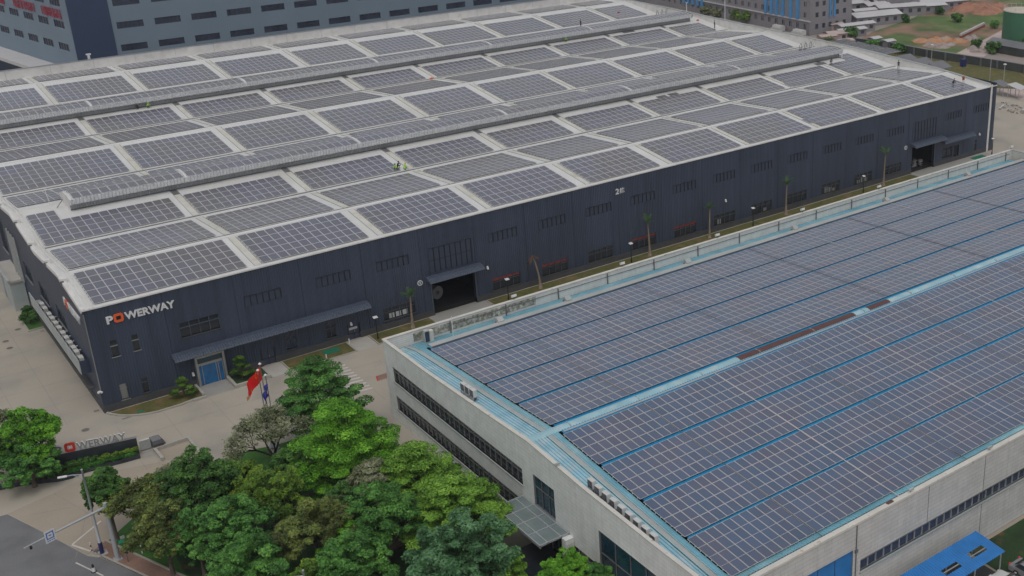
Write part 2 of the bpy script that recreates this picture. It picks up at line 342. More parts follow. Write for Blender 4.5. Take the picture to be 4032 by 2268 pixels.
struct('side_road',MB().sheet([(16,-62.5),(24.9,-62.5),(24.9,-80.4),(30,-80.4),(30,-110),(22,-100)],.01),'concrete_apron')
# expansion joints in the yard concrete
j=MB()
for x in (-16,-12,-8,-4): j.box(x-.02,0 if x>-9 else -9,.001,x+.02,120,.005)
for y in range(6,120,6): j.box(-20,y-.02,.001,-.1,y+.02,.005)
for x in (0.2,5.2,10.4,15.6,20.8,26): 
    j.box(x-.02,-18,.001,x+.02,-4.2 if x<20 else -3.9,.005)
j.box(-6,-8.02,.001,60,-7.98,.0055)
struct('yard_joints',j,'joint')
j=MB()
for a,b in (((-8.4,-14.6),(-6.7,-20.5)),((-6.7,-20.5),(-9.4,-28)),((-12,-17),(-2,-20.4)),((-6.7,-20.5),(-2.2,-17.4)),((-10.6,-21.9),(-6.7,-20.5))): 
    j.bar((*a,.009),(*b,.009),.05,.004)
struct('apron_joints',j,'joint')
# grass and planters in front of the dark hall
outer=[(0.05,-.3),(.45,-1.1),(1,-1.9),(1.8,-2.65),(2.8,-3.3),(3.8,-3.7),(4.8,-3.9),(7,-3.9),(8.8,-3.62),(9.9,-3.62)]
struct('front_lawn',MB().sheet([(.2,-.32)]+[(x,y+.2) for x,y in outer[1:]]+[(9.9,-.32)],.05),'grass_dry')
k=MB(); strip(k,outer,.22,0,.2,'kerb'); strip(k,[(9.85,-3.4),(9.85,-.35)],-.3,0,.45,'kerb'); k.box(8.7,-3.95,0,10.2,-3.62,.28,'kerb')
tag(k.build('planter_kerb','kerb'),'curved pale kerb round the corner lawn beside the glass entrance','kerb')
struct('entrance_slab',MB().sheet([(10.16,-.32),(10.16,-3.6),(13.45,-3.8),(13.45,-.32)],.02),'paving')
k=MB(); strip(k,[(13.5,-.35),(13.5,-3.85),(17.8,-3.85),(17.8,-3.4)],.32,0,.45,'kerb'); 
tag(k.build('planter_kerb','kerb'),'low white kerb of the planter right of the glass entrance','kerb')
struct('planter_soil',MB().sheet([(13.8,-.32),(13.8,-3.5),(17.78,-3.5),(17.78,-.32)],.12),'grass_dark')
struct('door_slab',MB().sheet([(17.9,-.32),(17.9,-3.8),(20.2,-3.8),(20.2,-.32)],.02),'concrete_light')
for i,(a,b,lab) in enumerate(((20.4,28.7,'between the two plain service doors'),(31.9,40.4,'left of the first lorry door'),(49.3,137,'below the long row of low windows'))):
    struct('front_lawn',MB().sheet([(a,-.32),(a,-3.6),(b,-3.6),(b,-.32)],.04),'grass_dry')
    k=MB(); strip(k,[(a-.15,-.35),(a-.15,-3.75),(b+.15,-3.75),(b+.15,-.35)],.15,0,.14); tag(k.build('lawn_kerb','kerb'),'thin pale kerb round the dry lawn '+lab,'kerb')
struct('door_slab',MB().sheet([(28.9,-.32),(28.9,-3.8),(31.7,-3.8),(31.7,-.32)],.02),'concrete_light')
struct('loading_slab',MB().sheet([(40.6,0.3),(40.6,-5.5),(49.1,-5.5),(49.1,0.3)],.02),'paving')
struct('loading_slab',MB().sheet([(137.2,0.3),(137.2,-5.5),(158.5,-5.5),(158.5,-.32),(144.5,-.32),(144.5,0.3)],.02),'paving')
struct('side_lawn',MB().sheet([(-1.95,30.5),(-.1,30.6),(-.1,38.8),(-1.95,37)],.05),'grass_green')
k=MB(); strip(k,[(-.1,30.45),(-2.0,30.35),(-2.0,37.0)],-.15,0,.2); tag(k.build('lawn_kerb','kerb'),'pale kerb round the small green bed below the grey annex','kerb')
for i,(x,y,lx,ly,lb) in enumerate(((25.3,-2.2,2,1.35,'rectangular green plastic mat pegged on the lawn between the service doors'),(3.2,-2.3,.8,.55,'small oval green cover on the corner lawn'),(153.3,-2.6,3.4,1.6,'bright green sheet on the ground at the far end of the dark hall'))):
    m_=MB()
    if i==1: m_.add([(x+.35*math.cos(t*.5),y+.27*math.sin(t*.5),.09) for t in range(12)]+[(x+.4*math.cos(t*.5),y+.32*math.sin(t*.5),.05) for t in range(12)],[tuple(range(12))]+[(a,(a+1)%12,(a+1)%12+12,a+12) for a in range(12)])
    else: m_.box(x,y,.05,x+lx,y+ly,.09)
    tag(m_.build('ground_mat','green_mat'),lb,'mat')
mh=[(-4.7,1.0,.45,'beside the left-hand tree'),(-2.7,-2.7,.45,'in the yard off the corner of the dark hall'),(-4.7,-4.9,.42,'just behind the lettered black wall'),(-2.9,32.2,.4,'farthest of three near the small side bed'),(-4.9,29.1,.4,'middle one of three near the small side bed'),(-4.9,26.5,.4,'nearest of three beside the row of air conditioners')]
for x,y,r,lb in mh:
    m_=MB(); m_.disc(x,y,.012,r,24,'joint'); m_.disc(x,y,.018,r*.86,24,'manhole'); tag(m_.build('manhole_cover'),'round grey brown manhole cover '+lb,'manhole','manhole covers in the yard')
for x,y,w,h,lb in ((-.9,1.0,.55,.5,'square dark drain grate left of the building corner'),(1.1,-2.95,.95,.32,'long dark drain grate below the curved kerb'),(-.75,29.3,.4,.4,'tiny drain grate by the small side bed')):
    m_=MB(); m_.box(x,y,.002,x+w,y+h,.012,'joint')
    n=int(w/.1)
    for i in range(n): m_.box(x+.03+i*w/n,y+.04,.012,x+.03+i*w/n+.05,y+h-.04,.03,'gutter_dark')
    tag(m_.build('drain_grate'),lb,'drain')
m_=MB(); m_.sheet([(27.3,-13.0),(28.9,-13.1),(29.4,-11.7),(27.65,-11.7)],.012,'brick_walk'); m_.sheet([(27.28,-13.0),(27.45,-13.0),(27.8,-11.7),(27.64,-11.7)],.016,'red')
tag(m_.build('road_patch'),'red brown brick patch in the yard beside the white hall','patch')
# zebra crossing
for i in range(10):
    y=-5.7-.88*i; tag(MB().prism([(23.9-.09*i*.6,y-.05),(26.1,y-.42),(26.1,y-.78),(23.9-.09*i*.6,y-.42)],.004,.010).build('crossing_stripe','road_paint'),f'{ORD[i]} white crossing stripe counted from the dark hall','road marking','zebra crossing stripes')
m_=MB(); m_.bar((-6.0,-22.95,.014),(-9.1,-25.4,.014),.17,.004); m_.bar((-9.15,-25.45,.014),(-8.05,-27.65,.014),.2,.004); tag(m_.build('edge_line','road_paint'),'white angled line at the mouth of the driveway','road marking')
m_=MB(); m_.bar((-9.55,-28.7,.011),(-8.1,-32.5,.011),.14,.004); tag(m_.build('lane_line','road_paint'),'white line on the road beside the black and white bollard','road marking')
m_=MB(); m_.bar((-6.8,-36.3,.011),(-5.4,-40,.011),.14,.004); tag(m_.build('lane_line','road_paint'),'next white lane line farther along the road, at the picture edge','road marking')
# ================================================================== DARK HALL (building with POWERWAY sign)
H=12.86
PROF=[(0,H),(10.2,13.98),(23.6,12.92),(37,14.35),(50.3,12.92),(63.7,14.35),(77,12.92),(90.4,14.35),(103.8,12.95),(119,14.45),(128,14.0)]
def rz(y):
    for (a,za),(b,zb) in zip(PROF,PROF[1:]):
        if a<=y<=b: return za+(zb-za)*(y-a)/(b-a)
    return PROF[0][1] if y<0 else PROF[-1][1]
hall=thing('factory_hall',(0,0,0),'huge dark navy factory hall with a white many-ridged roof covered in solar arrays','building')
UP=[(52.8+8*k-2.25,52.8+8*k+2.25,8.2,9.55) for k in range(11)]+[(146.5,151,8.4,9.75),(154.6,159.1,8.4,9.75)]
UP+=[(17.3,21.8,8.25,9.6),(26.2,30.7,8.25,9.6),(34.2,38.7,8.25,9.6)]
BIGW=[(41.5,47.9,6.1,9.6),(137.4,143.9,6.1,9.6)]
LOW=[(50.6,55.1,1.05,2.9)]+[(58.6+8*k,63.1+8*k,1.0,2.85) for k in range(9)]+[(130.4,134.8,1.2,2.9),(34.3,38.9,1.3,3.0)]
SMALL=[(2.0,2.85,6.5,8.5),(4.3,5.1,6.55,8.5),(2.0,2.85,1.0,2.95),(4.35,5.15,1.1,2.95),(21.3,22.8,1.2,3.05),(26.5,27.9,1.2,2.9)]
MID=[(9.55,14.15,6.55,8.4)]
DOORS=[(18.25,19.8,.02,2.1),(29.4,30.9,.02,2.1)]
BIGD=[(41.55,47.95,.02,4.9),(137.5,143.75,.02,4.9)]
ENT=[(10.6,13.5,.02,3.7)]
FAR=[(146.2,149.0,1.2,3.1),(149.6,150.8,.3,3.0),(155.6,156.3,.9,2.9)]
SIDE=[(30.9,35.4,6.1,8.1),(21.6,26.3,6.1,8.1),(12.2,16.8,6.1,8.1),(41,44,5.5,10.5),(47,51,5.6,10.8)]
w=MB()
wall(w,(0,0,0),(1,0,0),0,161.1,.85,H-.02,[(a,b,c,d) for a,b,c,d in UP+BIGW+LOW+SMALL+MID]+[(a,b,.85,d) for a,b,c,d in DOORS+BIGD+ENT if d>.85]+[(a,b,max(c,.85),d) for a,b,c,d in FAR],.28,(0,-1,0),'navy')
# west wall follows the roof line
wall(w,(0,128,0),(0,-1,0),0,128,.85,H-.1,[(128-b,128-a,c,d) for a,b,c,d in SIDE],.28,(-1,0,0),'navy')
for (a,za),(b,zb) in zip(PROF,PROF[1:]): w.quad((0,b,H-.1),(0,a,H-.1),(0,a,za-.05),(0,b,zb-.05),'navy')
w.quad((161.1,0,0),(161.1,128,0),(161.1,128,14.9),(161.1,0,14.9)[:2]+(13.3,),'navy'); w.quad((161.1,128.3,0),(0,128.3,0),(0,128.3,15.8),(161.1,128.3,15.8),'navy')
w.build('wall',None,hall)
# plinth, butting the doors
pl=MB(); xs=[-.06]+sorted([c for d in DOORS+BIGD+ENT for c in d[:2]])+[161.16]
for a,b in zip(xs[::2],xs[1::2]): pl.box(a,-.07,0,b,.3,.85)
pl.box(-.07,.3,0,.3,128,.85); pl.build('plinth','plinth',hall)
rf=MB()
for (a,za),(b,zb) in zip(PROF,PROF[1:]): rf.quad((.35,a,za),(158.9,a,za),(158.9,b,zb),(.35,b,zb))
rf.build('roof','roof_white',hall)
# front gutter and west verge
g=MB(); g.box(-.1,-.14,H-.10,161.0,-.003,H+.06,'white_trim'); g.box(-.1,-.003,H-.06,158.6,.22,H+.06,'white_trim'); g.build('eaves_gutter',None,hall)
g=MB()
for (a,za),(b,zb) in zip(PROF,PROF[1:]):
    for x0,x1,h in ((-.12,.34,.16),(.75,.86,.14),(1.12,1.2,.18)):
        g.add([(x0,a,za-.3 if x0<0 else za),(x1,a,za-.3 if x0<0 else za),(x1,b,zb-.3 if x0<0 else zb),(x0,b,zb-.3 if x0<0 else zb),(x0,a,za+h),(x1,a,za+h),(x1,b,zb+h),(x0,b,zb+h)],[(4,5,6,7),(0,1,5,4),(1,2,6,5),(2,3,7,6),(3,0,4,7)])
g.build('verge','white_trim',hall)
g=MB(); g.box(.35,.25,H+.02,.74,9.9,H+.03)
for i,y in enumerate((8.0,16.5,25.5,33.5,44,53,62,75,88,100)):
    z=rz(y); b_=MB(); b_.box(-.25,y-.25,z-.15,.5,y+.3,z+.5,'white_trim'); b_.box(-.32,y-.42,z-.2,.1,y-.26,z+.25,'gutter_dark'); b_.build('verge_bracket',None,hall)
# ridge and valley cappings
for i,(y,z) in enumerate(PROF[1:-1]):
    if i%2==0:
        if i in (2,6): continue
        c_=MB(); c_.prof([(y-.32,z+.02-.03),(y,z+.13),(y+.32,z+.02-.03)],1.2,158.6); c_.build('ridge_cap','white_metal',hall)
        c_=MB(); c_.box(1.2,y+.55,z-.02,158.6,y+.60,z+.03); c_.build('ridge_cable','gutter_dark',hall)
    else:
        c_=MB(); c_.box(1.2,y+.12,z-.01,158.6,y+.38,z+.06,'gutter_dark'); c_.box(1.2,y+.40,z+.0,158.6,y+.5,z+.12,'white_metal'); c_.build('valley_gutter',None,hall)
# translucent skylight strips between the arrays
SEP=[19.4,35.2,51.0,67.2,82.4,98.0,113.9,129.8,145.7]
for x in SEP:
    s_=MB()
    for (a,za),(b,zb) in zip(PROF,PROF[1:]):
        a2,b2=a+.6,b-.7; s_.add([(x+.02,a2,rz(a2)+.03),(x+.82,a2,rz(a2)+.03),(x+.82,b2,rz(b2)+.03),(x+.02,b2,rz(b2)+.03)],[(0,1,2,3)],'skylight')
        for xx in (x-.05,x+.84): s_.add([(xx,a2,rz(a2)+.08),(xx+.05,a2,rz(a2)+.08),(xx+.05,b2,rz(b2)+.08),(xx,b2,rz(b2)+.08),(xx,a2,rz(a2)),(xx+.05,a2,rz(a2)),(xx+.05,b2,rz(b2)),(xx,b2,rz(b2))],[(0,1,2,3),(0,3,7,4),(1,5,6,2)],'gutter_conc')
    s_.build('skylight_strip',None,hall)
# parapets east and north
e=MB()
pe=[(0,13.35),(14,14.25),(36,14.9),(128,15.0)]
for (a,za),(b,zb) in zip(pe,pe[1:]):
    vs=[]
    for y,z in ((a,za),(b,zb)): vs+=[(158.9,y,12.4),(159.25,y,12.4),(159.25,y,z),(158.9,y,z)]
    e.add(vs,[(0,4,7,3),(3,7,6,2),(1,2,6,5)]+([(0,3,2,1)] if a==0 else []),'white_trim')
    e.add([(158.8,a,za+.003),(159.32,a,za+.003),(159.32,b,zb+.003),(158.8,b,zb+.003),(158.8,a,za+.1),(159.32,a,za+.1),(159.32,b,zb+.1),(158.8,b,zb+.1)],[(4,5,6,7),(0,4,7,3),(1,2,6,5),(0,1,5,4)],'gutter_conc')
e.build('parapet',None,hall)
e=MB(); e.box(.3,128,13.6,159.2,128.28,15.85,'white_trim'); e.box(.2,127.92,15.853,159.3,128.4,15.95,'steel')
for x in range(8,158,8): e.box(x-.03,127.985,14.0,x+.03,127.998,15.84,'gutter_conc')
e.build('parapet',None,hall)
e=MB(); e.box(159.26,-.1,0,159.75,-.003,13.2,'white_trim'); e.build('downpipe',None,hall)
e=MB(); e.box(.02,-.1,3.0,.12,-.003,12.4,'steel'); e.build('downpipe',None,hall)
sm=MB()
for i in range(20):
    x=8.3+8*i; MB().box(x,-.014,.86,x+.05,-.001,H-.12).build('panel_seam','jamb',hall)
# windows
def slot_window(a,b,c,d,n):
    f=MB(); y=.12
    for i in range(n+1):
        x=a+(b-a)*i/n; hw=.045 if i<n else .10; f.box(max(a,x-hw),-.02,c,min(b,x+hw),.068,d,'jamb')
    f.box(a,-.03,d-.02,b,-.004,d+.03,'jamb')
    o=f.build('window',None,hall); p=MB(); p.box(a,.07,c,b,.13,d,'navy_flat')
    if d-c>2: p.box(a,.055,(c+d)/2-.04,b,.07,(c+d)/2+.04,'jamb')
    p.build('pane',None,o); return o
for a,b,c,d in UP: slot_window(a,b,c,d,6)
for a,b,c,d in BIGW: slot_window(a,b,c,d,8)
REDW={0,1,3,4}
for i,(a,b,c,d) in enumerate(LOW):
    f=MB(); f.box(a,.04,d-.09,b,.16,d,'navy_trim'); f.box(a-.1,-.12,c-.14,b+.1,.2,c,'plinth')
    for x in (a,a+(b-a)*.27,a+(b-a)*.5,a+(b-a)*.73,b-.07): f.box(x,.05,c,x+.07,.15,d-.09,'navy_trim')
    f.box(a,.06,c+.62*(d-c),b,.14,c+.62*(d-c)+.05,'navy_trim')
    o=f.build('window',None,hall); MB().box(a,.2,c,b,.26,d).build('pane','glass_dark',o)
    if i in REDW: MB().box(a+.07,.16,d-.5,b-.07,.19,d-.09).build('blind','red_band',o)
    if i in (5,6,8,9,11):
        q=MB(); r_=random.Random(i)
        for t in range(3):
            if i==11 or r_.random()<.75: x=a+.9+t*.95; q.box(x,.165,c+.05,x+.72,.195,c+(.75 if i==11 else r_.uniform(.4,1.1)),'white_board' if i==11 else 'steel')
        if q.v: q.build('board',None,o)
for i,(a,b,c,d) in enumerate(SMALL+MID+FAR[:1]+FAR[2:]):
    f=MB(); n=4 if b-a>3 else (2 if b-a>1.2 else 1); q=(c+.62*(d-c)) if c>3 else c+.68*(d-c)
    for t in range(n+1): x=a+(b-a-.07)*t/n; f.box(x,.05,c,x+.07,.15,d,'navy_trim')
    f.box(a,.04,q,b,.14,q+.1,'steel' if i in (0,1,2) else 'navy_trim'); f.box(a-.06,-.1,c-.1,b+.06,.2,c,'steel' if i<3 else 'plinth')
    o=f.build('window',None,hall); MB().box(a,.2,c,b,.26,d).build('pane','glass_dark' if i not in (2,4) else 'steel' if i==2 else 'glass_navy',o)
for a,b,c,d in SIDE:
    f=MB(); f.box(-.14,a-.1,c-.12,.1,b+.1,c,'steel')
    for t in range(4): y=a+(b-a-.07)*t/3; f.box(.05,y,c,.15,y+.07,d,'navy_trim')
    f.box(.05,a,d-.5,.15,b,d-.42,'navy_trim'); o=f.build('window',None,hall); MB().box(.2,a,c,.26,b,d).build('pane','glass_dark',o)
for i,(a,b,c,d) in enumerate(DOORS+FAR[1:2]):
    o=MB().box(a,.1,c,b,.18,d).build('door','navy_flat' if i<2 else 'jamb',hall); q=MB(); q.box(a-.12,-.05,c,a,.1,d+.1,'jamb'); q.box(b,-.05,c,b+.12,.1,d+.1,'jamb'); q.build('door_frame',None,o)
    q=MB(); q.box((a+b)/2-.02,.06,c,(a+b)/2+.02,.1,d,'jamb'); q.box((a+b)/2+.08,.02,1.0,(a+b)/2+.12,.1,1.25,'steel'); q.build('handle',None,o)
    if i==1: MB().box(a+.15,.05,1.38,a+1.25,.09,1.68).build('notice','white_board',o)
for a,b,c,d in BIGD:
    o=MB(); o.box(a-.2,-.04,.0,a,.5,d,'navy_trim'); o.box(b,-.04,0,b+.2,.5,d,'navy_trim'); o.build('door_jamb',None,hall)
    q=MB(); q.box(a-2,.4,-.0,a,.45,5.2,'interior'); q.box(b,.4,0,b+2,.45,5.2,'interior'); q.box(a-2,14,0,b+2,14.1,7,'interior'); q.box(a-2.1,.4,0,a-2,14,7,'interior'); q.box(b+2,.4,0,b+2.1,14,7,'interior'); q.box(a-2,.4,5.6,b+2,14,5.7,'interior'); q.sheet([(a-2,.46),(b+2,.46),(b+2,14),(a-2,14)],.012,'floor_shade'); q.build('loading_bay',None,hall)  # dark floor sheet paints the gloom inside the bay
# canopies
def canopy(x0,x1,z,dep,label=None):
    n=int((x1-x0)/.45); c_=MB()
    top=[(0,z+.55),(-dep*.55,z+.48),(-dep*.92,z+.22),(-dep,z),(-dep*.97,z-.06),(-dep*.5,z+.12),(0,z+.15)]
    c_.prof(top,x0,x1,'navy_trim')
    for i in range(n+1):
        x=x0+(x1-x0-.06)*i/n; c_.prof([(y,zz+.0) for y,zz in ((-.02,z+.553),(-dep*.55,z+.483),(-dep*.92,z+.223),(-dep-.01,z+.01),(-dep*.92,z+.26),(-dep*.55,z+.53),(-.02,z+.60))],x,x+.06,'navy_trim')
    return c_.build('canopy',None,hall)
canopy(8.05,32.3,4.35,1.6); canopy(40.7,48.9,5.25,1.5); canopy(136.8,145.6,5.3,1.6); canopy(145.0,154.0,4.5,1.6)
# glass entrance
en=MB(); en.box(10.35,-.75,.02,10.6,.1,4.05,'steel'); en.box(13.5,-.75,.02,13.75,.1,4.05,'steel'); en.box(10.35,-.78,3.7,13.75,.1,4.08,'steel'); en.box(10.6,-.5,2.6,13.5,-.3,2.9,'steel')
for x in (10.62,11.0,12.65,12.9,13.4): en.box(x,-.48,.02,x+.08,-.36,2.6,'steel')
o=en.build('entrance_porch',None,hall); MB().box(10.6,-.42,.02,13.5,-.38,2.6).build('glass_door','glass_blue',o); MB().box(10.6,-.42,2.9,13.5,-.38,3.7).build('transom_pane','glass_teal',o); MB().box(10.6,.0,.02,13.5,.27,3.7).build('inner_door','glass_blue',o)
# AC ledge and annex on the west side
lg=MB(); lg.box(-1.02,2.6,4.6,-.0,28.6,4.72,'gutter_conc'); lg.box(-1.08,2.6,4.3,-1.0,28.6,6.05,'gutter_conc'); lg.box(-1.0,2.5,4.3,-.003,2.6,5.95,'glass_navy'); lg.box(-.6,2.6,2.2,-.0,28.6,2.3,'plinth')
lg.build('equipment_ledge',None,hall)
an=MB(); an.box(-1.85,38.8,.0,-.08,44.0,4.2,'gutter_conc'); an.box(-2.0,38.6,4.2,-.003,48,4.5,'concrete_light'); an.box(-2.1,38.5,4.5,-1.75,48,4.72,'gutter_conc'); an.box(-1.85,45.2,0,-.08,47.5,4.2,'gutter_conc')
an.build('annex',None,hall)
l_=MB()
for y in (37.0,38.6,40.2,41.7): l_.box(-.35,y,4.5,-.2,y+.3,11.0,'gutter_conc')
for z in range(5,11): l_.box(-.3,37.0,z,-.25,42.0,z+.06,'gutter_conc')
l_.build('wall_ladder_frame',None,hall)
# monitors (raised ridge vents)
def monitor(x0,x1,yc,panels):
    yf=yc-1.95; zf=rz(yf)
    o=MB().box(x0,yf,zf-.4,x1,yc+1.95,15.0,'monitor_side').build('roof_monitor',None,hall)
    lip=[(1.96,14.88),(2.55,14.92),(2.88,15.1),(2.98,15.78),(2.65,15.84),(2.55,15.3),(2.3,15.12),(1.96,15.1)]
    s_=MB(); s_.prof([(yc-a,z) for a,z in lip],x0,x1,'monitor_lip'); s_.prof([(yc+a,z-.35) for a,z in lip][::-1],x0,x1,'monitor_lip'); s_.build('fascia',None,o)
    t=MB(); t.prof([(yc-2.7,15.74),(yc-1.5,15.92),(yc-.3,16.0),(yc+1.2,15.84),(yc+2.8,15.38),(yc+2.4,15.04),(yc-2.5,15.04)],x0+.02,x1-.02,'roof_white'); t.build('roof',None,o)
    E=[(yc-3.0,15.05),(yc-3.04,15.84),(yc-1.5,16.04),(yc-.3,16.12),(yc+1.2,15.95),(yc+2.95,15.45),(yc+2.9,14.8),(yc+2.05,14.6),(yc+2.05,zf-.1),(yc+1,rz(yc+1)-.1),(yc-2.0,zf-.2),(yc-2.05,14.85)]
    e_=MB(); e_.prof(E,x0-.12,x0-.003,'white_trim'); e_.prof(E,x1+.003,x1+.1,'gutter_dark'); e_.build('end_panel',None,o)
    d=MB(); d.box(x0,yf-.06,zf-.05,x1,yf-.003,zf+.14,'gutter_dark')
    for k in range(int((x1-x0)/4)): x=x0+4*k+2; d.box(x,yf-.05,zf+.14,x+.06,yf-.003,14.85,'gutter_conc')
    d.build('flashing',None,o)
    j_=MB()
    for x in panels: j_.prof([(yc-3.04,15.2),(yc-3.04,15.86),(yc-1.5,16.1),(yc-.3,16.18),(yc+1.2,16.02),(yc+2.7,15.6),(yc+2.7,15.3),(yc-.3,15.9),(yc-2.7,15.6),(yc-2.9,15.1)],x-.16,x+.16,'white_metal')
    j_.build('joint_cover',None,o)
    h_=MB()
    for x in SEP:
        if x0<x<x1: h_.add([(x-.05,yf-.07,rz(yf)+.04),(x+.95,yf-.07,rz(yf)+.04),(x+.95,yf-1.9,rz(yf-1.9)+.04),(x-.05,yf-1.9,rz(yf-1.9)+.04)],[(3,2,1,0)])
    h_.build('inspection_gap','gutter_dark',o)
M1J=[21.7,47.5,73.3,98.9,124.7]; M2J=[-3.5,21.9,48.5,74.7,100.5,126.3]
monitor(6.75,152.4,36.0,M1J); monitor(.5,155.0,89.15,[x for x in M2J if x>0])
# ================================================================== SOLAR ARRAYS
def panel_mesh(w,l,cell,frame,name,fr=.033):
    m=MB(); h=.035
    m.add([(0,0,0),(w,0,0),(w,l,0),(0,l,0),(0,0,h),(w,0,h),(w,l,h),(0,l,h),(fr,fr,h),(w-fr,fr,h),(w-fr,l-fr,h),(fr,l-fr,h)],
        [(0,1,5,4),(1,2,6,5),(2,3,7,6),(3,0,4,7),(4,5,9,8),(5,6,10,9),(6,7,11,10),(7,4,8,11)],frame)
    m.add([(fr,fr,h-.004),(w-fr,fr,h-.004),(w-fr,l-fr,h-.004),(fr,l-fr,h-.004)],[(0,1,2,3)],cell)
    me=bpy.data.meshes.new(name); me.from_pydata(m.v,[],m.f)
    for q in m.mats: me.materials.append(MATS[q])
    me.polygons.foreach_set('material_index',m.mi); me.update(); return me,m
PA,PAm=panel_mesh(1.11,1.72,'cell_a','frame_alu','solar_panel',.042); PM,PMm=panel_mesh(1.11,2.05,'cell_a','frame_alu','solar_panel',.045); PB,PBm=panel_mesh(.90,1.435,'cell_b','frame_b','solar_panel')
def array(x0,y0,z0,slope,ncol,nrow,px,py,label,group,me,mm,parts=True,skip=()):
    """a block of panels lying on a slope; slope = rise angle towards +y"""
    t=thing('solar_array',(x0,y0,z0),label,'solar array',group); t.rotation_euler=(slope,0,0)
    if parts:
        for r in range(nrow):
            for c in range(ncol):
                if (c,r) in skip: continue
                o=bpy.data.objects.new('solar_panel',me); COL.objects.link(o); o.parent=t; o.location=(c*px,r*py,0)
    else:
        b=MB()
        for r in range(nrow):
            for c in range(ncol):
                if (c,r) in skip: continue
                b.mats=mm.mats; o_=len(b.v); b.v+=[(x+c*px,y+r*py,z) for x,y,z in mm.v]; b.f+=[tuple(i+o_ for i in f) for f in mm.f]; b.mi+=mm.mi
        b.build('panel_field',None,t,loc=(0,0,0))
    rl=MB()
    for r in range(nrow):
        cc=[c for c in range(ncol) if (c,r) not in skip]
        for q in (.25,.75): rl.box(min(cc)*px-.05,r*py+py*q-.03,-.09,(max(cc)+1)*px,r*py+py*q+.03,-.003)
    rl.build('rail','gutter_dark' if me is PA or me is PM else 'frame_b',t,loc=(0,0,0))
    return t
BX=[(1.5,15)]+[(s+1.0,12) for s in SEP[:8]]+[(SEP[8]+1.05,8)]
BX[3]=(52.1,12); BX[4]=(68.3,11)
SL=[ # name, y0, nrows, direction description
 ('front eaves slope',.62,5,True),('slope just behind the first ridge',11.4,6,True),('slope below the near roof vent',24.4,4,True),('slope behind the near roof vent',40.0,5,False),
 ('middle slope facing the camera',51.3,6,True),('back slope of the middle ridge',64.6,6,True),('slope below the far roof vent',77.85,4,True),('slope behind the far roof vent',93.4,5,False),('last slope facing the camera',105.4,6,False),('last slope before the back parapet',120.1,4,False)]
for si,(sn,y0,nr,pt) in enumerate(SL):
    for bi,(x0,nc) in enumerate(BX):
        y1=y0+nr*1.765; sl=math.atan2(rz(y1-.1)-rz(y0),y1-.1-y0)
        sk=set()
        lab=f"{ORD[bi]} panel block from the left, {sn}, dark hall roof"
        if si==2 and bi==0:
            sk=set(); nr2=6; sk={(c,r) for c in range(3,15) for r in (4,5)}
            array(x0,y0,rz(y0)+.13,sl,nc,6,1.135,1.765,'L-shaped panel block at the left end below the near roof vent','solar arrays on the dark hall',PA,PAm,True,sk); continue
        if si==6 and bi==9: sk=set()
        if si==2 and bi==9:
            sk={(c,r) for c in range(5) for r in (4,5)}
            array(x0,y0,rz(y0)+.13,sl,nc,6,1.135,1.765,'stepped panel block at the right end of the slope below the near roof vent','solar arrays on the dark hall',PA,PAm,True,sk); continue
        array(x0,y0,rz(y0)+.13,sl,nc,nr,1.135,1.765,lab,'solar arrays on the dark hall',PA,PAm,pt and not (si>=5 and bi>=5),sk)
# single spare panels laid in the strips between arrays
for (x,y,lb) in ((113.9,2.6,'single spare panel lying in the strip on the front slope of the dark hall'),(130.1,24.6,'single spare panel lying by the gutter below the near roof vent')):
    t=thing('spare_panel',(x,y,rz(y)+.12),lb,'solar panel'); t.rotation_euler=(math.atan(.11),0,0)
    o=bpy.data.objects.new('cell_face',PA); COL.objects.link(o); o.parent=t; o.scale=(1,1.2,1)
# arrays on the monitors
def mon_array(x0,x1,yc,lab,parts):
    nc=int((x1-x0)/1.15); px=(x1-x0)/nc
    array(x0+.02,yc-2.85,15.86,.085,nc,1,px,2.05,lab+', front row',"solar rows on the roof vents",PM,PMm,parts)
    array(x0+.02,yc-.76,16.06,-.045,nc,1,px,2.05,lab+', back row',"solar rows on the roof vents",PM,PMm,False)
js=[6.9]+M1J+[152.2]
for i,(a,b) in enumerate(zip(js,js[1:])): mon_array(a+.25,b-.25,36.0,f'{ORD[i]} panel row from the left end on top of the near roof vent',True)
js=[.6]+[x for x in M2J if x>0]+[154.8]
for i,(a,b) in enumerate(zip(js,js[1:])): mon_array(a+.25,b-.25,89.15,f'{ORD[i]} panel row from the left end on top of the far roof vent',i<2)
# ================================================================== WHITE HALL with blue roof
XB,YN,YS=24.98,-21.9,-80.43; XE=137.3
ZE_N,ZR,ZE_S=8.45,10.02,7.78
wh=thing('factory_hall',(XB,YS,0),'long white block factory hall with a pale blue metal roof full of blue solar panels','building')
ws=MB()
WST=[(5.0,6.85,-51.45,-23.9),(1.65,3.25,-50.3,-23.9)]
opsW=[(YN-b,YN-a,c,d) for c,d,a,b in [(5.15,6.85,-51.4,-23.95),(1.65,3.25,-50.3,-23.95)]]+[(YN+57.0,YN+57.0,0,0)][:0]
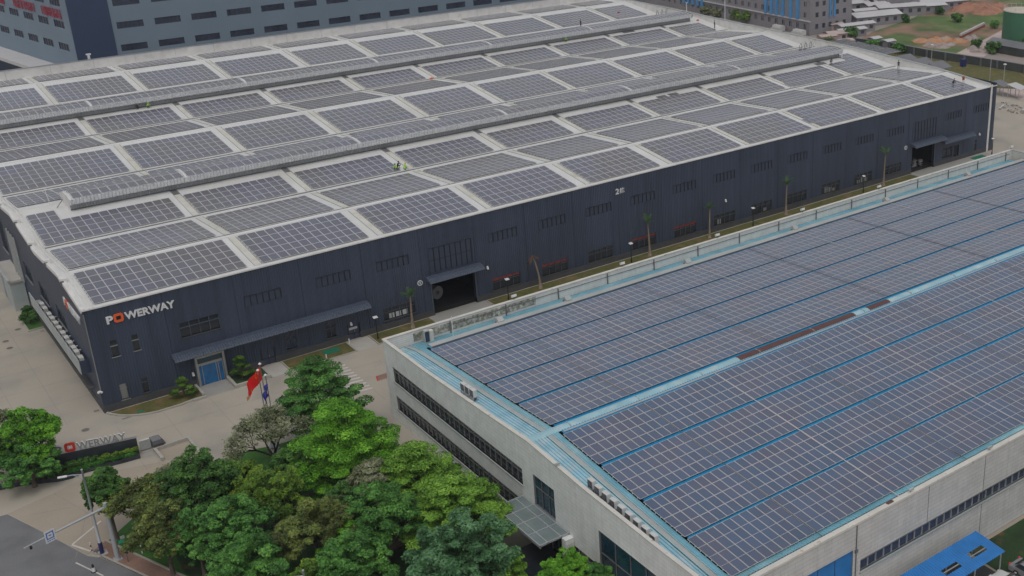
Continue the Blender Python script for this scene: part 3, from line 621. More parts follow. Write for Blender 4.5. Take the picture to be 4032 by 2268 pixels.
# along the west wall u runs from the north corner southwards
opsW+=[(-53.35+0,0,0,0)][:0]
def uw(y): return YN-y
opsW+=[(uw(-53.4),uw(-57.0),3.95,7.3),(uw(-59.1),uw(-63.2),1.05,3.0),(uw(-64.1),uw(-73.0),.9,6.8),(uw(-53.2),uw(-58.6),.02,3.3)]
wall(ws,(XB,YN,0),(0,-1,0),0,YN-YS,0,9.45,opsW,.3,(-1,0,0),'block_y','steel')
GP=[(YN,9.45),(-31.8,9.55),(-44.7,10.05),(-52.8,10.45),(-62,9.9),(-72,9.62),(YS,9.55)]
for (a,za),(b,zb) in zip(GP,GP[1:]): ws.quad((XB,a,9.45),(XB,b,9.45),(XB,b,zb),(XB,a,za),'block_y')
opsS=[(40.35-XB,XE-XB-2,4.42,5.5),(31.5-XB,39.42-XB,.02,6.98)]
wall(ws,(XB,YS,0),(1,0,0),0,XE-XB,0,9.35,opsS,.25,(0,-1,0),'block_x','steel')
ws.quad((XE,YN,0),(XB,YN,0),(XB,YN,9.5),(XE,YN,9.5),'block_x')
ws.quad((XE,YS,0),(XE,YN,0),(XE,YN,9.5),(XE,YS,9.5),'block_y')
ws.build('wall',None,wh)
# parapets
p=MB(); p.box(XB+.3,YN-.32,7.4,XE-.3,YN-.3,9.45,'block_in'); p.build('parapet_face',None,wh)
p=MB(); p.box(XB-.08,YN-.36,9.5,XE,YN+.06,9.62,'cap_cream'); p.box(XB,YN+.0,9.1,XE,YN+.12,9.497,'rust'); 
p.box(XB-.05,YS-.08,9.35,XE,YS+.42,9.58,'cap_cream'); p.box(XB+.3,YS+.38,7.5,XE,YS+.42,9.345,'cap_cream')
for (a,za),(b,zb) in zip(GP,GP[1:]):
    p.add([(XB-.06,a,za),(XB+.32,a,za),(XB+.32,b,zb),(XB-.06,b,zb),(XB-.06,a,za+.12),(XB+.32,a,za+.12),(XB+.32,b,zb+.12),(XB-.06,b,zb+.12)],[(7,6,5,4),(0,4,5,1),(1,5,6,2),(3,7,4,0),(3,2,6,7)],'cap_cream')
    p.add([(XB+.3,a,8),(XB+.3,b,8),(XB+.3,b,zb),(XB+.3,a,za)],[(0,1,2,3)],'cap_cream')
p.box(XE-.35,YN-.3,7.5,XE,YS+.4,9.55,'cap_cream'); p.box(XE-.4,YN-.36,9.55,XE+.05,YS+.4,9.64,'gutter_conc')
p.build('parapet_cap',None,wh)
p=MB(); p.box(XB+3.5,YN-.36,8.3,44.5,YN-.325,9.3,'mould'); p.build('mould_stain',None,wh)
def zb(y):
    if y>-25.2: return 8.56-.19*(y+25.2)
    return ZE_N+(ZR-ZE_N)*(-23.0-y)/28.9 if y>-51.9 else ZR+(ZE_S-ZR)*(-51.9-y)/25.9
r_=MB()
def ribbed(x0,x1,ya,yb,m,pitch=.32):
    n=int((x1-x0)/pitch); za,zb_=zb(ya),zb(yb)
    for i in range(n):
        x=x0+i*pitch; xs=(x,x+.11,x+.14,x+.19,x+.22,x+pitch); hs=(0,0,.045,.045,0,0)
        for k in range(5): r_.quad((xs[k],yb,zb_+hs[k]),(xs[k+1],yb,zb_+hs[k+1]),(xs[k+1],ya,za+hs[k+1]),(xs[k],ya,za+hs[k]),m if k in (0,4) or m!='roof_blue_pale' else 'roof_blue_pale')
ribbed(27.9,XE-1,-22.3,-25.2,'roof_blue'); ribbed(27.9,28.85,-25.2,-51.6,'roof_blue'); ribbed(28.86,XE-1,-25.2,-51.6,'roof_blue_deep'); ribbed(27.9,28.85,-52.2,-76.9,'roof_blue'); ribbed(28.86,XE-1,-52.2,-76.9,'roof_blue_deep'); ribbed(27.9,XE-1,-76.9,-78.1,'roof_blue')
ribbed(XB+.32,27.35,-22.3,-25.2,'roof_blue_pale'); ribbed(XB+.32,27.35,-25.2,-51.6,'roof_blue_pale'); ribbed(XB+.32,27.35,-52.2,-79.9,'roof_blue_pale')
r_.build('roof',None,wh)
g=MB()
for ya,yb in ((-22.3,-25.2),(-25.2,-51.6),(-52.2,-79.9)):
    za,zb_=zb(ya)-.02,zb(yb)-.02
    g.add([(27.3,ya,za),(27.95,ya,za),(27.95,yb,zb_),(27.3,yb,zb_)],[(0,3,2,1)],'gutter_conc')
    for x0,x1 in ((27.28,27.36),(27.86,27.92)): g.add([(x0,ya,za),(x1,ya,za),(x1,yb,zb_),(x0,yb,zb_),(x0,ya,za+.11),(x1,ya,za+.11),(x1,yb,zb_+.11),(x0,yb,zb_+.11)],[(4,7,6,5),(0,3,7,4),(1,5,6,2),(2,6,7,3)],'roof_blue_pale')
g.box(29.0,-25.75,8.62,XE-1,-24.75,8.78,'gutter_conc'); g.box(29.0,-24.72,8.45,XE-1,-24.62,8.72,'gutter_dark'); g.box(29.0,-25.83,8.62,XE-1,-25.78,8.85,'gutter_dark'); g.box(27.9,YS+.42,7.45,XE-.4,-77.98,7.62,'gutter_conc'); g.build('roof_gutter',None,wh)
# dark stripes between pale roof ribs on the west verge
st=MB()
for i in range(6):
    x=XB+.32+.06+i*.32
    for ya,yb in ((-25.3,-51.5),(-52.3,-79.8)): st.add([(x,ya,zb(ya)+.004),(x+.055,ya,zb(ya)+.004),(x+.055,yb,zb(yb)+.004),(x,yb,zb(yb)+.004)],[(0,3,2,1)])
st.build('roof_seam','roof_blue_deep',wh)
rc=MB(); rc.prof([(-51.35,ZR-.05),(-51.5,ZR+.04),(-51.9,ZR+.13),(-52.3,ZR+.04),(-52.45,ZR-.05)],XB+.35,XE-1,'roof_blue_pale')
for k in range(14): rc.box(30+k*8,-52.35,ZR+.05,30.06+k*8,-51.5,ZR+.15,'gutter_conc')
rc.box(29,-52.85,ZR-.04,XE-1,-52.6,ZR+.0,'gutter_conc')
rc.build('ridge_cap',None,wh)
for a,b in ((51.2,68.6),(70.9,74.4)):
    MB().prof([(-51.45,ZR+.06),(-51.9,ZR+.16),(-52.4,ZR+.03),(-51.9,ZR+.12)],a,b).build('ridge_skylight','skylight_brown',wh)
# pipes down the inner parapet face
for i in range(15):
    x=33.0+7.3*i+(.0); q=MB(); q.box(x,YN-.46,8.0,x+.12,YN-.37,9.45); q.build('downpipe','gutter_dark',wh)
q=MB(); q.box(33,YN-.42,9.0,XE-1,YN-.37,9.06); q.build('conduit','gutter_dark',wh)
# west strip windows
for c,d,a,b in ((5.15,6.85,-51.4,-23.95),(1.65,3.25,-50.3,-23.95)):
    f=MB(); n=26
    for i in range(n+1):
        y=a+(b-a-.06)*i/n; f.box(XB+.10,y,c,XB+.2,y+.06,d,'steel')
    f.box(XB+.08,a,c+.68*(d-c),XB+.2,b,c+.68*(d-c)+.07,'steel'); f.box(XB-.12,a-.1,c-.12,XB+.2,b+.1,c,'gutter_conc'); f.box(XB-.06,a,d,XB+.1,b,d+.08,'gutter_dark')
    o=f.build('window',None,wh); MB().box(XB+.22,a,c,XB+.28,b,d).build('pane','glass_dark',o)
for a,b,c,d,m in ((-57.0,-53.4,3.95,7.3,'glass_teal'),(-73.0,-64.1,.9,6.8,'glass_teal'),(-63.2,-59.1,1.05,3.0,'glass_dark')):
    f=MB(); n=3 if b-a<5 else 4
    for i in range(n+1): y=a+(b-a-.06)*i/n; f.box(XB+.12,y,c,XB+.2,y+.06,d,'steel' if m=='glass_dark' else 'gutter_dark')
    f.box(XB+.12,a,c+.6*(d-c),XB+.2,b,c+.6*(d-c)+.06,'steel' if m=='glass_dark' else 'gutter_dark')
    o=f.build('window',None,wh); MB().box(XB+.22,a,c,XB+.28,b,d).build('pane',m,o)
# porch canopy of glass
cn=MB(); cn.box(21.9,-59.3,3.93,XB-.003,-51.4,3.98,'glass_roof')
for y in (-59.36,-57.35,-55.35,-53.4,-51.46): cn.box(21.85,y,3.88,XB-.003,y+.1,4.06,'galv')
for x in (21.82,22.6,24.0,24.8): cn.box(x,-59.36,3.86,x+.1,-51.36,4.04,'galv')
cn.box(21.8,-59.42,3.76,21.9,-51.3,3.86,'steel'); cn.build('glass_canopy',None,wh)
cn=MB(); cn.box(24.1,-60.0,0,24.95,-59.3,3.85,'block_y'); cn.build('canopy_post',None,wh)
q=MB(); q.box(XB+.2,-58.6,.02,XB+.28,-53.2,3.3,'glass_dark'); 
for y in (-58.6,-57,-55.9,-54.8,-53.3): q.box(XB+.1,y,.02,XB+.2,y+.08,3.3,'steel')
o=q.build('entrance_door',None,wh); MB().box(XB-.08,-58.8,.02,XB-.003,-58.62,3.2).build('red_post','red',o)
st=MB()
for i in range(3): st.box(20.6+.35*i,-60.2+.2*i,.02 if i==0 else .15*i,XB-.003,-53.6-.2*i,.15*(i+1),'granite_black')
st.build('porch_step',None,wh)
# south strip window
f=MB(); n=96; a,b=40.35,XE-2
for i in range(n+1): x=a+(b-a-.07)*i/n; f.box(x,YS+.08,4.42,x+.07,YS+.2,5.5,'galv')
f.box(a-.1,YS-.14,4.26,b+.1,YS+.1,4.42,'gutter_conc'); f.box(a,YS-.06,5.5,b,YS+.08,5.58,'gutter_dark')
o=f.build('window',None,wh); MB().box(a,YS+.2,4.42,b,YS+.24,5.5).build('pane','glass_navy',o)
q=MB(); q.box(31.5,YS+.18,.02,39.42,YS+.24,6.98,'shed_blue')
for i in range(1,4): q.box(31.5+i*1.98,YS+.15,.02,31.55+i*1.98,YS+.18,6.98,'glass_navy')
q.build('sliding_door',None,wh)
q=MB()
for x in (39.75,48.74,56.5,65,73.5,82): q.box(x,YS-.02,.05 if x>50 else 5.6,x+.05,YS+.0-.003,9.3,'gutter_dark')
q.tube([(39.72,YS-.06,9.3),(39.74,YS-.06,4),(39.74,YS-.06,.1)],.05,6,'gutter_dark'); q.box(39.6,YS-.12,6.6,39.9,YS-.003,6.9,'gutter_dark')
q.build('downpipe',None,wh)
q=MB(); q.sheet([(35.5,-80.0),(31,-80.0),(31,-79.95),(35.5,-79.95)],9.6); 
# arrays on the white hall: 8 bands x 12 sections
bands=[(-26.3,-32.15,'far slope, lowest band'),(-32.55,-38.4,'far slope, second band up'),(-38.85,-44.7,'far slope, third band up'),(-45.2,-51.1,'far slope, band beside ridge'),
 (-53.25,-59.1,'near slope, band beside ridge'),(-59.55,-65.4,'near slope, second band down'),(-65.85,-71.6,'near slope, third band down'),(-71.95,-77.6,'near slope, lowest band')]
for bi,(ya,yb,nm) in enumerate(bands):
    sl=math.atan2(zb(ya)-zb(yb),ya-yb); py=(ya-yb)/4/math.cos(sl)
    for k in range(12):
        x0=28.55+9.33*k; nc=10
        if x0+9.3>XE-1: nc=int((XE-1.6-x0)/.925)
        if nc<1: continue
        ln=abs(sl)
        array(x0,yb,zb(yb)+.17,sl,nc,4,.924,py,f'{ORD[k]} blue block from left, white hall {nm}','solar arrays on the white hall',PB,PBm,not(k>=8 and bi<4))
# cable trays across the near slope
for k in range(1,11):
    x=28.48+9.33*k
    for nm,ya,yb in (('far slope',-26.2,-51.2),('near slope',-53.1,-79.2)):
        t=MB(); w_=.045 if k%2 else .09
        n=8
        for i in range(n):
            a=ya+(yb-ya)*i/n; b=ya+(yb-ya)*(i+1)/n; a_=max(a,-77.9); b_=max(b,-77.9)
            t.bar((x-.03,a,zb(a_)+.23),(x-.03,b,zb(b_)+.23),w_,.05)
        tag(t.build('cable_run','gutter_dark' if k%2 else 'frame_b'),f"{'thin black' if k%2 else 'grey'} cable run down the {nm} of the white hall, {ORD[k-1]} from the left",'cable','cable runs on the white hall roof')
# ================================================================== SIGN LETTERING
def text_mesh(body,size,extr,off,font_mat,name,parent,loc,rot,sx=1):
    cu=bpy.data.curves.new(name,'FONT'); cu.body=body; cu.size=size; cu.extrude=extr; cu.offset=off; cu.resolution_u=3
    o=bpy.data.objects.new('tmp',cu); COL.objects.link(o); bpy.context.view_layer.update()
    me=bpy.data.meshes.new_from_object(o.evaluated_get(bpy.context.evaluated_depsgraph_get())); bpy.data.objects.remove(o)
    xs=[v.co.x for v in me.vertices]; ys=[v.co.y for v in me.vertices]
    return me,min(xs),max(xs),min(ys),max(ys)
def lettering(body,width,height,depth,bold,m,name,parent,loc,rot):
    me,x0,x1,y0,y1=text_mesh(body,1,.05,bold,m,name,parent,loc,rot)
    for v in me.vertices: v.co=Vector(((v.co.x-x0)/(x1-x0)*width,(v.co.y-y0)/(y1-y0)*height,(v.co.z+.05)/.1*depth))
    me.materials.clear(); me.materials.append(MATS[m]); o=bpy.data.objects.new(name,me); COL.objects.link(o); o.parent=parent; o.location=loc; o.rotation_euler=rot; return o
def emblem(parent,loc,rot,s,depth,red,star):
    """square ring with cut corners round a four-pointed star"""
    m=MB(); h=s/2; c=h*.34
    O=[(-h,-h+c),(-h+c,-h),(h-c,-h),(h,-h+c),(h,h-c),(h-c,h),(-h+c,h),(-h,h-c)]; k=.50; I=[(x*k,y*k) for x,y in O]
    vs=[(x,y,0) for x,y in O]+[(x,y,0) for x,y in I]+[(x,y,depth) for x,y in O]+[(x,y,depth) for x,y in I]; n=8
    fs=[]
    for i in range(n):
        j=(i+1)%n; fs+=[(16+i,16+j,24+j,24+i),(i,j,16+j,16+i),(8+j,8+i,24+i,24+j),(j,i,8+i,8+j)]
    m.add(vs,fs,red); o=m.build('emblem',None,parent,loc=loc); o.rotation_euler=rot
    q=MB(); a=h*.46; b=h*.13
    P=[]
    for i in range(8):
        t=PI/4*i+PI/4; rr=a if i%2==0 else b*1.1; P.append((rr*math.cos(t),rr*math.sin(t)))
    q.prism(P,.001,depth*.8,star); q2=q.build('emblem_star',None,o,loc=(0,0,0)); return o
sg=thing('wall_sign',(2.2,-.02,10.55),'large white POWERWAY lettering with orange emblem high on the front of the dark hall','sign')
lettering('P',.72,.9,.14,.035,'sign_white','letter',sg,(0,0,.03),(PI/2,0,0)); emblem(sg,(1.28,0,.5),(PI/2,0,0),1.02,.15,'orange','jamb'); lettering('WERWAY',5.45,.9,.14,.035,'sign_white','letter',sg,(1.92,0,.03),(PI/2,0,0))
sg=thing('wall_sign',(-.02,9.3,10.55),'white POWERWAY lettering seen edge-on along the side wall of the dark hall','sign')
lettering('P',.8,1.0,.14,.035,'sign_white','letter',sg,(0,0,0),(PI/2,0,-PI/2)); emblem(sg,(0,-1.4,.5),(PI/2,0,-PI/2),1.05,.15,'orange','jamb'); lettering('WERWAY',5.6,1.0,.14,.035,'sign_white','letter',sg,(0,-2.1,0),(PI/2,0,-PI/2))
sg=thing('wall_sign',(71.9,-.02,10.5),'small white building number 2栋 high on the dark wall','sign')
lettering('2',.62,.86,.06,.02,'sign_white','letter',sg,(0,0,0),(PI/2,0,0)); lettering('栋',.88,.86,.06,.012,'sign_white','letter',sg,(.72,0,0),(PI/2,0,0))
for x,z,ch,lb in ((39.9,5.2,'1','round white ring with the number 1 left of the near lorry door'),(135.75,5.3,'2','round white ring left of the far lorry door')):
    sg=thing('door_number',(x,-.02,z),lb,'sign'); m_=MB(); n=28
    m_.add([(r*math.cos(2*PI*i/n),y,r*math.sin(2*PI*i/n)) for y in (0,-.05) for r in (.38,.26) for i in range(n)],[(2*n+i,2*n+(i+1)%n,3*n+(i+1)%n,3*n+i) for i in range(n)]+[(i,(i+1)%n,2*n+(i+1)%n,2*n+i) for i in range(n)]); m_.build('ring','sign_white',sg,loc=(0,0,0))
    lettering(ch,.12 if ch=='1' else .22,.34,.05,.012,'sign_white','numeral',sg,(-.06 if ch=='1' else -.11,0,-.17),(PI/2,0,0))
for i,(x,z,lb) in enumerate(((49.9,4.8,'small white wall lamp right of the near lorry door canopy'),(92.9,4.9,'small white wall lamp on the bare stretch of dark wall by the palm'),(10.0,1.75,'tiny white box on the wall left of the glass entrance'),(29.8,2.35,'tiny white lamp above the door with the white notice'),(152.6,4.3,'small white round lamp above the narrow far door'),(156.6,4.0,'small pale lamp on the dark wall nearest the far corner'))):
    t=thing('wall_lamp',(x,0,z),lb,'wall lamp'); q=MB(); q.box(-.05,-.25,-.05,.05,-.003,.05,'steel'); q.build('bracket',None,t,loc=(0,0,0)); q=MB(); q.add([(-.13,-.42,-.2),(.13,-.42,-.2),(.13,-.16,-.12),(-.13,-.16,-.12),(-.1,-.3,.2),(.1,-.3,.2),(.1,-.16,.22),(-.1,-.16,.22)],[(3,2,1,0),(4,5,6,7),(0,1,5,4),(1,2,6,5),(2,3,7,6),(3,0,4,7)]); q.build('shade','lamp_head',t,loc=(0,0,0))
t=thing('security_camera',(0,-.05,2.95),'white cluster of cameras on the corner edge of the dark hall','camera')
q=MB(); q.bar((0,0,0),(-.1,-.4,.05),.07,m='lamp_head'); q.build('bracket',None,t,loc=(0,0,0))
for dx,dy in ((-.35,-.5),(.1,-.6),(-.25,-.15)): q=MB(); q.bar((-.1,-.35,.05),(dx,dy,-.05),.17,m='lamp_head'); q.build('camera',None,t,loc=(0,0,0))
# ================================================================== SMALL THINGS ON THE ROOFS AND WALLS
acs=[3.9,5.9,7.3,9.0,10.8,12.6,14.5,16.3,18.1,19.8,22.1,23.9]
def ac_unit(loc,rz,label,group,w=.85,d=.36,h=.75):
    t=thing('air_conditioner',loc,label,'air conditioner',group,rz)
    q=MB(); q.box(-w/2,-d/2,.05,w/2,d/2,h); q.build('casing','ac_white',t,loc=(0,0,0),bevel=.015); q=MB(); q.box(-w/2+.05,-d/2-.006,.1,w/2-.05,-d/2-.001,h-.06); q.build('front_grille','navy_flat',t,loc=(0,0,0))
    q=MB(); q.add([(.28*math.cos(2*PI*i/16)-.1,-d/2-.012,h/2+.02+.28*math.sin(2*PI*i/16)) for i in range(16)],[tuple(range(16))]); q.box(.22,-d/2-.01,.15,.36,-d/2-.002,h-.1); q.build('fan_grille','gutter_dark',t,loc=(0,0,0))
    q=MB(); q.box(-w/2+.08,-d/2,0,-w/2+.16,d/2,.05); q.box(w/2-.16,-d/2,0,w/2-.08,d/2,.05); q.build('feet','gutter_dark',t,loc=(0,0,0)); return t
a0=ac_unit((-.55,acs[0],4.72),-PI/2,'','',1.0,.5,1.25)
for i,y in enumerate(acs):
    o=a0 if i==0 else dup(a0,(-.55,y,4.72),-PI/2)
    tag(o,f'{ORD[i]} white air conditioner from the corner, on the side ledge of the dark hall','air conditioner','air conditioners on the side ledge')
for i,y in enumerate(acs[1:9]):
    t=thing('exhaust_hood',(-.003,y+.55,5.7),f'small pale pipe hood behind the ledge air conditioners, {ORD[i]} from the corner','vent','pipe hoods above the ledge')
    q=MB(); q.tube([(0,0,0),(-.22,0,0),(-.36,0,-.12)],.08,8); q.build('pipe','ac_white',t,loc=(0,0,0)); 
b0=ac_unit((25.9,-62.0,9.05),-PI/2,'','',.78,.42,.85)
for i in range(9):
    o=b0 if i==0 else dup(b0,(25.85,-62.0-1.13*i,zb(-62.0-1.13*i)+.25+.25),-PI/2)
    tag(o,f'{ORD[i]} white air conditioner from the porch end, behind the white hall gable','air conditioner','air conditioners behind the gable parapet')
b0.location.z=zb(-62)+.5
for i in range(3):
    y=-39.0-.95*i; o=dup(b0,(25.95,y,zb(y)+.45),-PI/2); tag(o,f'{["left","middle","right"][i]} one of three white air conditioners on the blue verge above the strip windows','air conditioner','three air conditioners on the verge')
for t_,g_ in ((lambda y:y,0),): pass
m_=MB()
for i in range(9):
    y=-62.0-1.13*i
    for xx in (25.62,26.05): m_.box(xx,y-.4,zb(y)-.1,xx+.06,y+.4,zb(y)+.49)
tag(m_.build('unit_stand','galv'),'grey metal stand below the row of nine air conditioners on the white hall','stand')
m_=MB()
for i in range(3):
    y=-39-.95*i
    for xx in (25.7,26.15): m_.box(xx,y-.35,zb(y)-.1,xx+.06,y+.35,zb(y)+.44)
tag(m_.build('unit_stand','galv'),'grey metal stand below the three air conditioners on the blue verge','stand')
for i,x in enumerate((38.2,47.5,66.0,85.1,103.8,122.7)):
    t=thing('roof_ventilator',(x,-24.5,zb(-24.5)),f'{ORD[i]} small white roof ventilator from the left, inner parapet of the white hall','ventilator','white roof ventilators')
    q=MB(); q.prof([(-.45,.28),(-.5,.45),(0,.85),(.5,.45),(.45,.28)],-.38,.38); q.build('hood','gutter_conc',t,loc=(0,0,0)); q=MB(); q.box(-.34,-.42,0,.34,.42,.28); q.build('upstand','rust',t,loc=(0,0,0)); q=MB(); q.bar((-.7,0,0),(-.6,0,.9),.05); q.build('prop','galv',t,loc=(0,0,0))
for i,x in enumerate((41.7,57.5,73.2,89.0,104.9,137.0)):
    t=thing('floodlight',(x,YN-.05,9.62),f'{ORD[i]} white floodlight from the left on the parapet cap of the white hall','floodlight','floodlights on the parapet cap')
    q=MB(); q.bar((0,0,0),(0,0,.3),.08); q.build('stem','gutter_dark',t,loc=(0,0,0)); q=MB(); q.add([(-.3,.05,.25),(.3,.05,.25),(.3,-.25,.4),(-.3,-.25,.4),(-.3,.15,.55),(.3,.15,.55),(.3,-.15,.7),(-.3,-.15,.7)],[(3,2,1,0),(4,5,6,7),(0,1,5,4),(1,2,6,5),(2,3,7,6),(3,0,4,7)]); q.build('lamp_box','lamp_head',t,loc=(0,0,0))
t=thing('mast',(32.3,-24.4,zb(-24.4)),'thin white pole on the blue roof edge near the stained parapet','pole'); q=MB(); q.tube([(0,0,0),(0,0,2.6)],.05,8); q.build('pole','lamp_head',t,loc=(0,0,0)); MB().box(-.12,-.12,-.02,.12,.12,.04).build('base','shed_blue',t,loc=(0,0,0))
t=thing('control_cabinet',(29.4,-23.0,zb(-23)),'grey blue upright cabinet on the near corner of the white hall roof','cabinet'); MB().box(0,-.3,0,.55,.3,1.5).build('cabinet_body','gutter_conc',t,loc=(0,0,0),bevel=.02); MB().box(.02,-.32,.15,.5,-.302,1.4).build('cabinet_door','glass_navy',t,loc=(0,0,0)); q=MB(); q.box(.62,-.25,0,1.1,.25,1.35); q.build('side_box','cap_cream',t,loc=(0,0,0),bevel=.02)
for i,(x,y,lb) in enumerate(((46.5,YS+.2,'small camera box on the outer parapet of the white hall, above the strip windows'),(57.2,YS+.2,'small camera box on the outer parapet, nearest the right picture edge'),(25.0,-57.8,'small dark camera on the gable parapet left of the nine air conditioners'))):
    t=thing('parapet_camera',(x,y,9.6 if i<2 else 10.2),lb,'camera'); q=MB(); q.bar((0,0,0),(0,0,.25),.06); q.build('bracket','gutter_dark',t,loc=(0,0,0)); q=MB(); q.bar((-.25,-.05,.25),(.25,-.12,.32),.16); q.build('camera_box','gutter_conc',t,loc=(0,0,0))
tag(MB().box(43.6,YS+.1,9.583,44.3,YS+.38,9.66).build('brick','skylight_brown'),'red brown slab lying on the outer parapet cap of the white hall','slab')
# dark access hatches beside the near roof vent
for i,(x,y,w_,h_,lb) in enumerate(((103.9,31.6,2.0,1.0,'left one of two dark sheets lying below the near roof vent'),(106.6,31.7,2.0,1.0,'right one of two dark sheets lying below the near roof vent'),(144.4,32.0,2.6,1.1,'dark sheet on the white roof near the far end of the near roof vent'),(134.8,86.0,3.2,.9,'dark sheet at the foot of the far roof vent'))):
    q=MB(); q.add([(x,y,rz(y)+.03),(x+w_,y,rz(y)+.03),(x+w_,y+h_,rz(y+h_)+.03),(x,y+h_,rz(y+h_)+.03),(x,y,rz(y)+.09),(x+w_,y,rz(y)+.09),(x+w_,y+h_,rz(y+h_)+.09),(x,y+h_,rz(y+h_)+.09)],[(4,5,6,7),(0,1,5,4),(1,2,6,5),(2,3,7,6),(3,0,4,7)]); tag(q.build('roof_sheet','gutter_dark'),lb,'sheet','dark sheets on the dark hall roof')
t=thing('safety_post',(5.0,37.4,rz(37.4)),'white braced post on the roof at the left end of the near roof vent','post'); q=MB(); q.bar((0,0,0),(-.3,0,2.5),.08); q.bar((-.3,0,2.5),(1.6,0,1.2),.05); q.build('post','sign_white',t,loc=(0,0,0)); q=MB(); q.bar((.4,-1.8,0),(1.3,-1.8,1.0),.07); q.build('brace','gutter_dark',t,loc=(0,0,0))
for x,y,h,lb in ((151.9,32.6,2.7,'white post at the right end of the near roof vent'),(158.7,93.0,3.2,'white post at the far end of the far roof vent'),(163.5,84,7,'tall white pole beyond the back edge of the dark hall roof'),(31.6,129.2,2.6,'short white flue with a cap behind the back parapet')):
    t=thing('roof_post',(x,y,rz(min(y,127))),lb,'post'); q=MB(); q.tube([(0,0,0 if x<160 else -13),(0,0,h)],.09 if x>40 else .25,8); q.build('pole','sign_white',t,loc=(0,0,0)); q=MB(); q.box(-.2 if x>40 else -.45,-.2,h,.2 if x>40 else .45,.2,h+.1 if x>40 else h+.25); q.build('cap','sign_white',t,loc=(0,0,0))
t=thing('ventilation_flue',(155.0,3.3,rz(3.3)),'short red and white striped flue at the right front corner of the dark hall roof','flue')
for i in range(3): q=MB(); q.tube([(0,0,.5*i),(0,0,.5*i+.5)],.22,12); q.build('band',('shed_pink','sign_white','rust')[i],t,loc=(0,0,0))
q=MB(); q.tube([(0,0,1.5),(0,0,1.75)],[.35,.1],12); q.build('flue_cap','rust',t,loc=(0,0,0))
# hoops of pipework on the right ends of the vents
for (x,y,lb) in ((154.8,46.5,'tangle of pipe hoops on the roof at the right end of the near vent'),(159.0-2,101.0,'tangle of pipe hoops on the roof at the right end of the far vent')):
    t=thing('pipe_stack',(x,y,rz(y)),lb,'pipes')
    for i in range(6):
        q=MB(); q.tube([(i*.75-1.6,0,0),(i*.75-1.6,.1,1.1),(i*.75-1.3,.1,1.6),(i*.75-1.0,.1,1.1),(i*.75-1.0,.1,.5)],.07,6); q.build('hoop','sign_white' if i%2 else 'gutter_dark',t,loc=(0,0,0))
    q=MB(); q.bar((-2,0,.25),(3,.3,.3),.12); q.build('rail','gutter_dark',t,loc=(0,0,0))
# small coloured tool bags on the roof
for x,y,c,lb in ((129.0,101.5,'red','small red bag on the last roof slope, left of the standing man'),(157.0,86.5,'red','small red cloth on the roof edge behind the far vent'),(100.3,101.0,'red','small red bag beside the far roof vent, farther left'),(150.2,110,'red','tiny red bag at the far top corner of the roof'),(81.5,77,'orange','tiny orange bag on the gutter between the middle slopes')):
    q=MB(); q.tube([(x-.35,y,rz(y)+.2),(x,y,rz(y)+.24),(x+.35,y,rz(y)+.2)],[.12,.2,.12],8); tag(q.build('tool_bag',c),lb,'bag')
